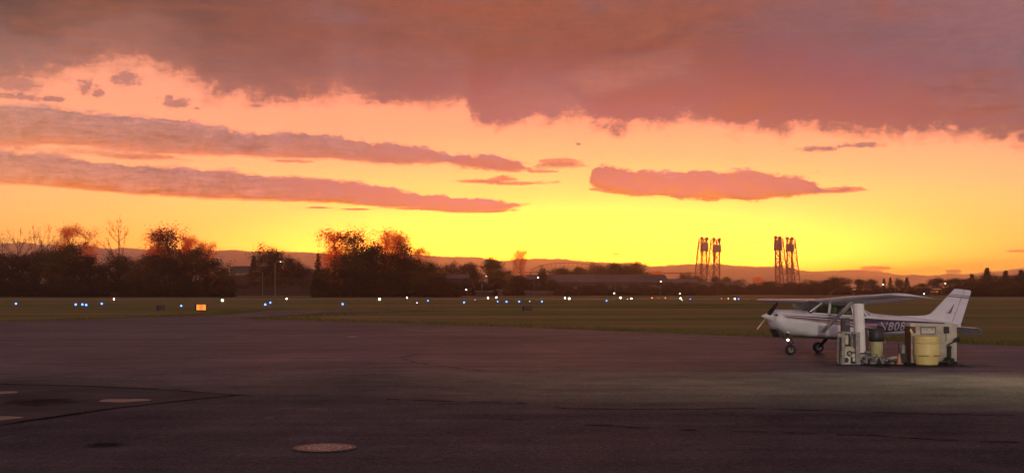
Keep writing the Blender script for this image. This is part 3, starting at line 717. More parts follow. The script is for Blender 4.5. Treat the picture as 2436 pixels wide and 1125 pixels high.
    for s in (-1, 1): MB().box(P(.46, s * .33, 1.43), (.13, .17, .11)).build('air_intake', M['black'], root, bevel=.03)
    mb = MB(); mb.tube([P(.95, .22, .80), P(.98, .22, .66), P(1.05, .22, .58)], .035, 8); mb.build('exhaust_pipe', M['dark_metal'], root)
    mb = MB(); mb.prism([P(.46, -.28, .90), P(.60, -.28, .84), P(.72, -.28, .60), P(.66, -.28, .60)], (0, .56, 0)); mb.build('cowl_scoop', M['dark_metal'], root)
    mb = MB(); mb.box(P(2.6, 0, .675), (2.4, .6, .05)); mb.build('belly_panel', M['dark_metal'], root, bevel=.02)
    # landing gear
    def wheel(c, r, w):
        wh = thing('wheel', None, None); wh.parent = root; wh.location = c
        rot = Matrix.Rotation(R(90), 4, 'X')
        MB().lathe((0, 0, 0), [(r * .55, -w * .42), (r * .82, -w * .5), (r * .96, -w * .30), (r, 0), (r * .96, w * .30), (r * .82, w * .5), (r * .55, w * .42)], 28, rot, cap=False).build('tyre', M['rubber'], wh, True, angle=60)
        MB().lathe((0, 0, 0), [(r * .12, -w * .50), (r * .20, -w * .40), (r * .57, -w * .38), (r * .57, w * .38), (r * .20, w * .40), (r * .12, w * .50)], 20, rot).build('rim', M['galv'], wh, True, angle=30)
        return wh
    tilt = .0648
    def on_ground(a, y, r): return P(a, y, r + (a - A0) * tilt + y * .0265)
    for s in (-1, 1):
        c = on_ground(2.95, s * 1.27, .215); wheel(c, .215, .17)
        rr = []
        for q, w in ((P(2.9, s * .38, .80), .11), (P(2.92, s * .8, .52), .085), (c + Vector((0, -s * .10, .02)), .06)):
            rr.append([q + Vector((w * math.cos(t), 0, .02 * math.sin(t))) for t in [2 * math.pi * i / 10 for i in range(10)]])
        MB().loft(rr).build('gear_leg', M['dark_metal'], root, True, angle=60)
    c = on_ground(1.2, 0, .20); wheel(c, .20, .15)
    mb = MB(); mb.tube([P(1.02, 0, .80), P(1.10, 0, .55)], .045, 10); mb.tube([P(1.10, 0, .55), c + Vector((-.04, 0, .24))], .03, 10)
    for s in (-1, 1): mb.bar(c + Vector((-.04, s * .10, .25)), c + Vector((0, s * .10, 0)), .06, .02)
    mb.bar(c + Vector((-.04, -.11, .25)), c + Vector((-.04, .11, .25)), .06, .03)
    mb.bar(P(1.18, 0, .60), P(1.32, 0, .42), .03); mb.bar(P(1.32, 0, .42), c + Vector((.02, 0, .24)), .03)
    mb.build('nose_strut', M['dark_metal'], root)
    MB().lathe(P(1.06, -.06, .52), [(.01, -.04), (.035, -.035), (.042, 0), (.035, .035), (.01, .04)], 14).build('nose_light', M['nose_lamp'], root, True)
    # aerials
    mb = MB(); mb.tube([P(2.55, .2, 2.12), P(2.92, .2, 2.56)], .009, 5); mb.build('aerial', M['pole'], root)
    mb = MB(); mb.tube([P(3.15, -.3, 2.10), P(3.5, -.3, 2.48)], .009, 5); mb.build('aerial', M['pole'], root)
    mb = MB(); mb.tube([P(1.42, -.15, 1.69), P(1.30, -.15, 1.90)], .007, 5); mb.build('thermometer', M['pole'], root)
    mb = MB(); mb.tube([P(4.75, 0, 1.72), P(4.78, 0, 1.88)], .008, 5); mb.build('aerial', M['pole'], root)
    return root
make_aircraft()

# ------------------------------------------------------------------ fuel island gear, foreground right (about 37 m away)
YF = CAMH * F / (866 - HY)            # distance of the equipment row
SF = YF / F                           # metres per photo pixel there
def X(px): return (px - CX) * SF
def Z(py): return CAMH + (HY - py) * SF
def gear():
    # tall white post
    cx = X(2050); w = .30; h = Z(723)
    t = thing('white_post', 'tall white square post with rounded top beside the hose reel frame', 'post', (cx, YF + .25, 0))
    def oct_(z, s, dx): return [Vector((dx + s * x, s * y, z)) for x, y in ((-.15, -.07), (-.08, -.15), (.09, -.15), (.15, -.10), (.15, .15), (-.15, .15))]
    MB().loft([oct_(.36, 1, .03), oct_(h * .6, 1, .0), oct_(h - .03, 1, -.03), oct_(h, .90, -.03)]).build('shaft', M['post'], t, bevel=.006)
    MB().lathe((-.03, 0, h), [(.135, 0), (.13, .012), (.10, .018)], 20).build('cap', M['post'], t)
    mb = MB().box((.035, 0, .18), (.25, .28, .36))
    mb.build('foot', M['post_foot'], t, bevel=.01)
    mb = MB()
    for z in (.34, .20, .055): mb.box((.035, 0, z), (.31, .34, .018))
    mb.bar((-.09, -.155, .06), (.12, -.155, .19), .02); mb.build('strap', M['dark_metal'], t)
    # dark column with a card box behind the frame
    t = thing('card_reader_column', 'dark plum column with a small grey box near its top behind the reel frame', 'column', (X(2022.5), YF + .55, 0))
    mb = MB().box((0, 0, Z(757) / 2), (.26, .22, Z(757))); mb.build('column', M['plum'], t, bevel=.012)
    MB().box((.045, -.14, Z(768)), (.15, .07, .15)).build('card_box', M['greybox'], t, bevel=.01)
    MB().box((.045, -.179, Z(766)), (.09, .008, .05)).build('screen', M['black'], t)
    mb = MB().tube([(-.05, -.13, Z(800)), (-.16, -.16, Z(815)), (-.10, -.2, Z(826)), (.04, -.18, Z(822))], .022, 8); mb.build('hose', M['black'], t, True)
    # steel frame
    x0, x1 = X(1997.5), X(2041); zt = Z(789); cx = (x0 + x1) / 2; hw = (x1 - x0) / 2
    t = thing('hose_reel_stand', 'grey steel open frame that holds the hose reel beside the white post', 'frame', (cx, YF, 0))
    for sx, w in ((-1, .10), (1, .14)):
        for yy in (-.22, .28): MB().box((sx * (hw - w / 2), yy, zt / 2 - .03), (w, .06, zt - .06)).build('upright', M['galv'], t, bevel=.006)
    mb = MB()
    for yy in (-.22, .28): mb.box((0, yy, zt - .03), (2 * hw, .065, .06))
    for sx in (-1, 1): mb.box((sx * (hw - .04), .03, zt - .032), (.05, .44, .05))
    mb.build('top_rail', M['galv'], t, bevel=.005)
    MB().box((-hw - .06, -.2, zt - .10), (.14, .05, .13)).build('bracket', M['galv'], t, bevel=.006)
    MB().box((0, .03, .02), (2 * hw - .1, .5, .03)).build('base_plate', M['galv'], t)
    MB().box((-hw + .185, -.14, zt - .25), (.10, .05, .30)).build('meter', M['panel'], t, bevel=.01)
    MB().box((-hw + .235, -.02, zt - .27), (.10, .05, .34)).build('meter_back', M['black'], t)
    # hose reel
    t2 = thing('hose_reel', 'round cream hose reel inside the grey steel frame', 'hose reel', (X(2018), YF - .02, Z(840)))
    rx = Matrix.Rotation(R(90), 4, 'X')
    MB().lathe((0, -.10, 0), [(.15, -.014), (.225, -.014), (.232, 0), (.225, .014), (.15, .014)], 36, rx, cap=False).build('flange', M['reel'], t2, True, angle=30)
    MB().lathe((0, .10, 0), [(.05, -.014), (.225, -.014), (.232, 0), (.225, .014), (.05, .014)], 36, rx).build('flange', M['reel'], t2, True, angle=30)
    MB().lathe((0, 0, 0), [(.165, -.09), (.165, .09)], 30, rx).build('wound_hose', M['black'], t2, True, angle=30)
    MB().lathe((0, -.105, 0), [(.145, -.012), (.145, .012), (.10, .02), (.10, -.02)], 26, rx, cap=False).build('ring', M['panel'], t2, True, angle=30)
    mb = MB().lathe((0, -.13, 0), [(.045, -.04), (.05, .03)], 14, rx)
    for k in range(4):
        a = k * math.pi / 2 + .4; mb.bar((0, -.115, 0), (.15 * math.cos(a), -.115, .15 * math.sin(a)), .02)
    mb.build('hub', M['galv'], t2)
    MB().box((.10, -.17, -.075), (.11, .09, .11)).build('motor', M['panel'], t2, bevel=.02)
    mb = MB().tube([(.04, -.15, .04), (.16, -.2, .035), (.34, -.22, .01), (.52, -.15, .012), (.6, -.05, .0)], .016, 8); mb.build('hose_end', M['black'], t2, True)
    # lower boxes
    t3 = thing('pump_box', 'cream box with a round black opening at the foot of the reel frame', 'box', (X(2010), YF - .10, 0))
    MB().box((-.01, 0, .14), (.27, .24, .24)).build('case', M['panel'], t3, bevel=.012)
    MB().lathe((-.03, -.125, .15), [(.085, -.012), (.085, .012), (.06, .016)], 24, rx).build('opening', M['black'], t3)
    t4 = thing('pump_motor', 'black motor with white label at the foot of the hose reel stand', 'motor', (X(2026.5), YF - .08, 0))
    MB().lathe((0, 0, .15), [(.09, -.15), (.125, -.13), (.125, .10), (.10, .14)], 24, rx).build('body', M['black'], t4, True, angle=40)
    MB().box((0, -.152, .17), (.085, .01, .12)).build('label_plate', M['panel'], t4)
    mb = MB().box((-.06, 0, .02), (.05, .24, .04)).box((.06, 0, .02), (.05, .24, .04)); mb.build('foot', M['black'], t4)
    # waste bin behind
    YB = CAMH * F / (850 - HY); sb = YB / F
    bx = (2086 - CX) * sb
    t = thing('waste_bin', 'cream waste bin under a bulging dark grey hood behind the pipes', 'bin', (bx, YB, 0))
    zt = CAMH + (HY - 812) * sb
    MB().lathe((0, 0, 0), [(.19, .01), (.195, .03), (.215, zt - .02), (.215, zt)], 28).build('body', M['bin'], t, True, angle=40)
    ht = CAMH + (HY - 781) * sb
    MB().lathe((-.02, 0, 0), [(.225, zt - .0), (.26, zt + .03), (.266, zt + .18), (.25, zt + .36), (.22, ht - .03), (.12, ht)], 28).build('hood', M['bin_lid'], t, True, angle=50)
    MB().tube([(.20, -.14, zt - .01), (.25, -.16, zt - .05), (.24, -.15, zt + .03)], .018, 6).build('bag_tie', M['hose'], t)
    t = thing('brown_board', 'narrow brown upright board between the white post and the waste bin', 'board', ((2062 - CX) * sb - .12, YB - .3, 0))
    MB().box((0, 0, .52), (.10, .05, 1.04)).build('board', M['brownwood'], t, bevel=.005)
    MB().box((-.055, .08, .50), (.05, .05, 1.0)).build('post', M['black'], t)
    # pipe run with valves
    t = thing('pipe_manifold', 'low run of grey pipes and valves on the asphalt between post and cone', 'pipework', (X(2080), YF - .05, 0))
    def V(px, py, y=0): return Vector((X(px) - X(2080), y, Z(py)))
    mb = MB()
    mb.tube([V(2058, 838, .1), V(2072, 838, .1)], .045, 10); mb.tube([V(2052, 858), V(2062, 858), V(2074, 862), V(2104, 862)], .05, 10)
    mb.tube([V(2060, 846), V(2060, 864)], .06, 10); mb.tube([V(2083, 848), V(2083, 864)], .05, 10); mb.tube([V(2066, 848, .05), V(2080, 852, .05), V(2100, 853, .05)], .045, 10)
    mb.tube([V(2092, 852, -.05), V(2098, 864, -.08)], .05, 10); mb.tube([V(2104, 862), V(2126, 864)], .035, 10)
    mb.build('pipe', M['pipe'], t, True, angle=50)
    for px, py, r in ((2060, 850, .065), (2067, 862, .05), (2075, 863, .06), (2083, 853, .07), (2089, 862, .05), (2098, 857, .06), (2104, 863, .05), (2112, 864, .05), (2056, 860, .06)):
        mb = MB(); mb.lathe(V(px, py, -.02), [(r * .6, -.10), (r, -.07), (r * .8, 0), (r, .07), (r * .6, .10)], 12, Matrix.Rotation(R(px * 37 % 180), 4, 'Y')); mb.lathe(V(px, py, -.02) + Vector((0, 0, r)), [(.02, 0), (.02, .07), (.06, .075), (.06, .09)], 12)
        mb.build('valve', M['dark_metal'] if r < .06 else M['pipe'], t, True, angle=40)
    for dy, dz in ((0, 0), (.09, .035)):
        t_ = thing('fuel_hose', 'pale hose running from the low pipes to the orange cone', 'hose', (X(2080), YF - .05, 0), group='pale hoses beside the orange cone')
        MB().tube([V(2096, 858, dy) + Vector((0, 0, dz)), V(2108, 857, dy) + Vector((0, 0, dz)), V(2120, 852.5, dy) + Vector((0, 0, dz)), V(2134, 850.5, dy) + Vector((0, 0, dz))], .022, 8).build('hose', M['hose'], t_, True)
    # cone
    t = thing('traffic_cone', 'small faded orange traffic cone at the end of the pale hoses', 'traffic cone', (X(2139), YF - .02, 0))
    h = Z(840)
    MB().lathe((0, 0, .03), [(.075, 0), (.022, h - .05), (.015, h - .03)], 24).build('cone', M['cone'], t, True, angle=40)
    MB().box((0, 0, .016), (.19, .19, .032)).build('base', M['cone'], t, bevel=.01)
    # wheeled cart with grey cylinder
    t = thing('extinguisher_cart', 'dark wheeled cart with a grey cylinder beside the red cabinet side', 'cart', (X(2151), YF + .15, 0))
    MB().lathe((.02, 0, 0), [(.07, .30), (.075, .34), (.075, .56), (.05, .62), (.02, .65)], 18).build('cylinder', M['galv'], t, True, angle=40)
    mb = MB().box((0, 0, .20), (.20, .22, .30)).bar((-.06, .12, .1), (-.09, .14, .68), .025).bar((.06, .12, .1), (.05, .14, .68), .025); mb.build('chassis', M['black'], t, bevel=.02)
    for s in (-1, 1): MB().lathe((s * .11, .02, .11), [(.04, -.03), (.11, -.03), (.11, .03), (.04, .03)], 20, Matrix.Rotation(R(90), 4, 'Y')).build('wheel', M['rubber'], t, True, angle=40)
    # dispenser cabinet
    xa, xm, xb = X(2159), X(2171.5), X(2280.5); zt = Z(768); cx = (xm + xb) / 2; hw = (xb - xm) / 2
    t = thing('fuel_cabinet', 'large dirty white fuel cabinet with a red side, gauge window and lid', 'fuel cabinet', (cx, YF + .42, 0))
    zl = zt - .12
    MB().box((0, 0, zl / 2 + .02), (2 * hw, .56, zl - .04)).build('body', M['cab_white'], t, bevel=.015)
    MB().box((-hw - .014, 0, zl / 2 + .01), (.026, .555, zl - .02)).build('red_side', M['rust_red'], t, bevel=.01)
    MB().prism([(-hw - .05, -.31, zl), (hw + .03, -.31, zl), (hw + .03, -.31, zl + .075), (-hw - .03, -.31, zl + .115)], (0, .62, 0)).build('lid', M['cab_white'], t, bevel=.012)
    MB().box((0, .0, .012), (2 * hw + .06, .6, .02)).build('plinth', M['black'], t)
    fy = -.282
    def FX(px): return X(px) - cx
    MB().box((FX(2176), fy - .004, Z(784)), (.155, .02, .235)).build('red_panel', M['rust_red'], t)
    MB().add([(FX(x), fy - .018, Z(y)) for x, y in ((2167, 784), (2170, 781), (2173, 786), (2175, 791), (2173, 794), (2169, 790))], [tuple(range(6))]).build('yellow_mark', M['yellow_mark'], t)
    w = thing('gauge_window', None, None); w.parent = t; w.location = (FX(2211.5), fy, Z(786))
    mb = MB()
    for z, hh in ((.10, .05), (-.115, .025)): mb.box((0, -.012, z), (.50, .03, hh))
    for s in (-1, 1): mb.box((s * .235, -.0121, 0), (.03, .03, .19))
    mb.build('frame', M['greybox'], w)
    MB().box((0, -.003, -.015), (.44, .012, .17)).build('dial_plate', M['panel'], w)
    mb = MB().box((-.08, -.0125, .03), (.16, .008, .025)).box((.12, -.0125, .035), (.1, .008, .02)); mb.build('counter', M['greybox'], w)
    MB().box((FX(2254.5), fy - .03, Z(785)), (.165, .08, .22)).build('switch_box', M['dark_metal'], t, bevel=.01)
    MB().tube([(FX(2254), fy - .02, Z(792)), (FX(2253.5), fy - .015, Z(800)), (FX(2254.5), fy - .015, Z(812))], .010, 6).build('cable', M['dark_metal'], t)
    # nozzle and its stand
    t = thing('fuel_nozzle', 'black fuel nozzle slanting across the front of the white cabinet', 'nozzle', (X(2267), YF + .02, 0))
    def V2(px, py, y=0): return Vector((X(px) - X(2267), y, Z(py)))
    MB().tube([V2(2251.5, 821.5), V2(2258, 818.5), V2(2268, 814), V2(2271, 811)], [.012, .018, .024, .04], 10).build('spout', M['black'], t, True, angle=50)
    MB().tube([V2(2270, 812), V2(2274, 808.5), V2(2281, 807), V2(2284, 807)], [.045, .068, .075, .05], 12).build('grip', M['black'], t, True, angle=50)
    t = thing('hand_pump', 'dark hand pump standing on a black base in front of the white cabinet', 'pump', (X(2257), YF - .04, 0))
    MB().lathe((0, 0, 0), [(.055, .20), (.065, .25), (.06, .50), (.075, .53), (.075, .58), (.03, .62)], 18).build('barrel', M['dark_metal'], t, True, angle=40)
    mb = MB().lathe((-.02, 0, .10), [(.09, -.09), (.13, -.08), (.14, .05), (.10, .10), (.05, .14)], 20)
    mb.tube([(-.30, .02, .05), (-.12, -.05, .09), (.05, -.1, .05), (.22, -.02, .06)], .045, 10); mb.tube([(-.16, 0, .12), (-.12, 0, .20), (-.05, 0, .17)], .035, 8); mb.tube([(.12, 0, .2), (.14, 0, .10), (.2, 0, .04)], .04, 8)
    mb.build('base', M['black'], t, True, angle=40)
    # yellow drum
    t = thing('yellow_drum', 'yellow plastic drum with ribbed screw lid in front of the white cabinet', 'drum', (X(2199.5), YF - .22, 0))
    s = (YF - .22) / F; zz = lambda py: CAMH + (HY - py) * s; r = 29.3 * s
    MB().lathe((0, 0, 0), [(r * .80, .0), (r * .86, .02), (r * .96, zz(846)), (r * .965, zz(845)), (r * 1.0, zz(843)), (r * 1.0, zz(840)), (r * .985, zz(825)), (r * .99, zz(818)), (r * .96, zz(816))], 48).build('body', M['drum'], t, True, angle=35)
    prof = [(r * .965, zz(815.5)), (r * 1.03, zz(815)), (r * 1.03, zz(813.5))]
    for py in (811, 807, 803): prof += [(r * 1.03, zz(py + 1.4)), (r * .985, zz(py + 1.0)), (r * .985, zz(py + .3)), (r * 1.03, zz(py))]
    prof += [(r * 1.03, zz(800)), (r * .97, zz(798.5)), (r * .6, zz(797))]
    MB().lathe((0, 0, 0), prof, 48).build('lid', M['drum'], t, True, angle=30)
    mb = MB()
    for a0, a1 in ((-150, -104), (-78, -28)):
        pts = [(r * .995 * math.cos(R(a)), r * .995 * math.sin(R(a)), zz(845)) for a in np.linspace(a0, a1, 9)]
        MB().tube(pts, .016, 6).build('grip_groove', M['groove'], t)
gear()
# ------------------------------------------------------------------ trees
def skeleton(rnd, H, kind):
    """returns limb polylines [(pts, radii)] and tip points"""
    limbs, tips = [], []
    lean = Vector((rnd.uniform(-.05, .05), rnd.uniform(-.05, .05), 0)); K = 7
    top = H * {'bare': .97, 'sparse': .95, 'poplar': .97, 'conifer': 1.0}.get(kind, .85)
    base_r = H * {'bare': .016, 'sparse': .015}.get(kind, .02)
    tr = [Vector((0, 0, 0))]
    for i in range(1, K + 1):
        tr.append(Vector((lean.x * i / K * H + rnd.uniform(-.012, .012) * H, lean.y * i / K * H + rnd.uniform(-.012, .012) * H, top * i / K)))
    limbs.append((tr, [base_r * (1 - .9 * i / K) + .02 for i in range(K + 1)]))
    def trunk_at(f):
        q = f * K; i = min(K - 1, int(q)); return tr[i].lerp(tr[i + 1], q - i)
    if kind == 'conifer': return limbs, []
    n = {'bare': 11, 'sparse': 12, 'poplar': 13}.get(kind, 11)
    f0 = {'bare': .24, 'sparse': .22, 'poplar': .2, 'bushy': .08}.get(kind, .25)
    for k in range(n):
        f = f0 + (1 - f0) * (k + rnd.random()) / n * .93
        p = trunk_at(f); az = k * 2.4 + rnd.uniform(-.6, .6)
        spread = {'poplar': .14, 'bare': .36, 'sparse': .26, 'bushy': .32}.get(kind, .32)
        env = math.sin(math.pi * min(1, (f - f0 * .55) / (1 - f0 * .55)) ** .8) if kind != 'poplar' else .75
        L = H * spread * (.35 + .75 * env) * rnd.uniform(.75, 1.2); el = rnd.uniform(.95, 1.25) if kind == 'poplar' else (rnd.uniform(.3, .8) if kind == 'bare' else rnd.uniform(.5, .95))
        d = Vector((math.cos(az) * math.cos(el), math.sin(az) * math.cos(el), math.sin(el)))
        pts = [p]; m = 4
        for i in range(1, m + 1):
            d = (d + Vector((rnd.uniform(-.22, .22), rnd.uniform(-.22, .22), .10 + rnd.uniform(-.1, .15)))).normalized(); pts.append(pts[-1] + d * L / m)
        r0 = base_r * (1 - .85 * f) * .55 + .02
        limbs.append((pts, [r0 * (1 - .8 * i / m) + .012 for i in range(m + 1)])); tips.append(pts[-1])
        for j in range({'bare': 5, 'sparse': 5, 'poplar': 4}.get(kind, 4)):
            i = rnd.randint(1, m - 1); q = pts[i].lerp(pts[i + 1], rnd.random())
            dd = (d + Vector((rnd.uniform(-1, 1), rnd.uniform(-1, 1), rnd.uniform(-.1, .8))) * .8).normalized(); l2 = L * rnd.uniform(.28, .55)
            tw = [q, q + dd * l2 * .5 + Vector((0, 0, .02 * H * rnd.random())), q + dd * l2]
            limbs.append((tw, [r0 * .4 + .012, r0 * .28 + .01, .012])); tips.append(tw[-1]); tips.append(tw[1])
            if kind in ('bare', 'sparse'):
                for u in range(5 if kind == 'bare' else 3):
                    e = tw[1].lerp(tw[2], rnd.random()); d3 = (dd + Vector((rnd.uniform(-1, 1), rnd.uniform(-1, 1), rnd.uniform(0, .9))) * .8).normalized()
                    limbs.append(([e, e + d3 * l2 * .5], [.022, .012])); tips.append(e + d3 * l2 * .5)
    return limbs, tips
def leaves(centres, per, rad, size, rng, flat=1.0):
    C = np.repeat(np.asarray(centres, float), per, 0); n = len(C)
    C = C + rng.normal(0, 1, (n, 3)) * np.repeat(np.asarray(rad, float).reshape(-1, 1), per, 0) * np.array([1, 1, flat])
    a = rng.normal(0, 1, (n, 3)); a /= np.linalg.norm(a, axis=1)[:, None]
    b = np.cross(a, rng.normal(0, 1, (n, 3))); b /= np.linalg.norm(b, axis=1)[:, None]
    s = (size * rng.uniform(.55, 1.3, (n, 1)))
    a *= s; b *= s * .7
    V = np.stack([C - a, C + b * .8, C + a, C - b * .8], 1).reshape(-1, 3)
    return V
def quads_mesh(name, V, m):
    n = len(V) // 4; me = bpy.data.meshes.new(name)
    me.vertices.add(len(V)); me.vertices.foreach_set('co', V.astype(np.float32).ravel())
    me.loops.add(4 * n); me.loops.foreach_set('vertex_index', np.arange(4 * n, dtype=np.int32))
    me.polygons.add(n); me.polygons.foreach_set('loop_start', np.arange(0, 4 * n, 4, dtype=np.int32))
    me.update(calc_edges=True); me.materials.append(m); return me
HN = 20.0
def proto(kind, seed, leafm):
    rnd = random.Random(seed); rng = np.random.default_rng(seed)
    limbs, tips = skeleton(rnd, HN, kind)
    mb = MB()
    for i, (p, r) in enumerate(limbs): mb.tube(p, r, 7 if i == 0 else 4, cap=False)
    me = bpy.data.meshes.new('trunk'); me.from_pydata(mb.v, [], mb.f); me.materials.append(M['bark']); me.shade_smooth()
    if kind == 'bare': V = leaves(tips[::3], 2, [.5] * len(tips[::3]), .16, rng)
    elif kind == 'sparse': V = leaves(tips, 22, [.75] * len(tips), .16, rng)
    elif kind == 'poplar':
        ex = [[t.x + rnd.gauss(0, .5), t.y + rnd.gauss(0, .5), t.z + rnd.gauss(0, .7)] for t in tips]
        ex += [[rnd.gauss(0, .7), rnd.gauss(0, .7), z] for z in np.linspace(.10 * HN, .5 * HN, 10)]
        V = leaves([list(t) for t in tips] + ex, 23, [1.0] * (len(tips) + len(ex)), .20, rng)
    elif kind == 'conifer':
        cs, rd = [], []
        for k in range(80):
            f = (k / 80) ** .85; z = HN * (.06 + .93 * f); R_ = HN * .20 * (1 - f) * rnd.uniform(.5, 1.15) + .1; a = k * 2.4 + rnd.random()
            for q in (.35, .75, 1.0): cs.append([math.cos(a) * R_ * q, math.sin(a) * R_ * q, z - R_ * q * .35]); rd.append(.22 + .35 * (1 - f) * q)
        V = leaves(cs, 16, rd, .30, rng, .5)
    else:
        cs, rd = [list(t) for t in tips], [.9] * len(tips)
        lobes = [(rnd.uniform(-.2, .2), rnd.uniform(-.2, .2), rnd.uniform(.35 if kind == 'dense' else .12, .86), rnd.uniform(.10, .17)) for _ in range(13)]
        for x, y, z, r in lobes:
            sh = 1 - abs(z - .5) * .7
            for k in range(9):
                d = Vector((rnd.gauss(0, 1), rnd.gauss(0, 1), rnd.gauss(0, 1))).normalized() * r * HN * rnd.uniform(.6, 1.0)
                cs.append([x * HN * sh + d.x, y * HN * sh + d.y, max(.4, z * HN + d.z * .85)]); rd.append(rnd.uniform(.55, 1.0))
        if kind == 'bushy':
            for k in range(45):
                a = rnd.uniform(0, 6.28); q = rnd.uniform(.05, .30); cs.append([math.cos(a) * q * HN, math.sin(a) * q * HN, rnd.uniform(.02, .5) * HN]); rd.append(.9)
        V = leaves(cs, 38, [q * 1.15 for q in rd], .26, rng)
    V[:, 2] = np.maximum(V[:, 2], .05)
    half = np.percentile(np.abs(V[:, 0]), 98); top = V[:, 2].max() if kind != 'bare' else max(p.z for l in limbs for p in l[0])
    if kind == 'bare': half = max(abs(p.x) for l in limbs for p in l[0])
    return me, quads_mesh('crown', V, leafm), half, top
PR = {}
for kind, mats, nv in (('dense', ('leaf_dark', 'leaf_olive', 'leaf_dark'), 3), ('bushy', ('leaf_dark', 'leaf_dark', 'leaf_olive'), 3), ('sparse', ('leaf_red', 'leaf_red'), 2),
                       ('poplar', ('leaf_red', 'leaf_russet', 'leaf_red'), 3), ('bare', ('leaf_russet', 'leaf_russet'), 2), ('conifer', ('leaf_conifer', 'leaf_conifer'), 2)):
    PR[kind] = [proto(kind, 100 + 17 * i + len(kind) * 7, M[mats[i]]) for i in range(nv)]
NAME = {'dense': 'broadleaf_tree', 'bushy': 'bushy_tree', 'sparse': 'sparse_tree', 'poplar': 'poplar_tree', 'bare': 'bare_tree', 'conifer': 'conifer_tree'}
CNT = {}
def tree(kind, px, top, width, Y, label, group, rz=None):
    i = CNT.get(kind, 0); CNT[kind] = i + 1
    tm, cm, half, ht = PR[kind][i % len(PR[kind])]
    wf, hf = {'poplar': (1.45, 1.04), 'sparse': (1.2, 1.02), 'bare': (1.25, 1.0)}.get(kind, (1, 1))
    H = at(px, top, Y).z * hf; W = width * wf * Y / F / 2
    o = thing(NAME[kind], label, 'tree', ((px - CX) * Y / F, Y, -.05), random.uniform(0, 6.28) if rz is None else rz, group)
    sx = W / half; o.scale = (sx, sx, H / ht)
    for n, me in (('trunk', tm), ('crown', cm)):
        c = bpy.data.objects.new(n, me); col.objects.link(c); c.parent = o
GL, GB, GC, GM, GR, GF = ('trees of the dark wood left of the embankment', 'thin trees rising above the left wood', 'trees of the tall clump left of centre', 'trees along the far side of the runway', 'trees along the horizon at the right', 'trees below the lift bridge towers')
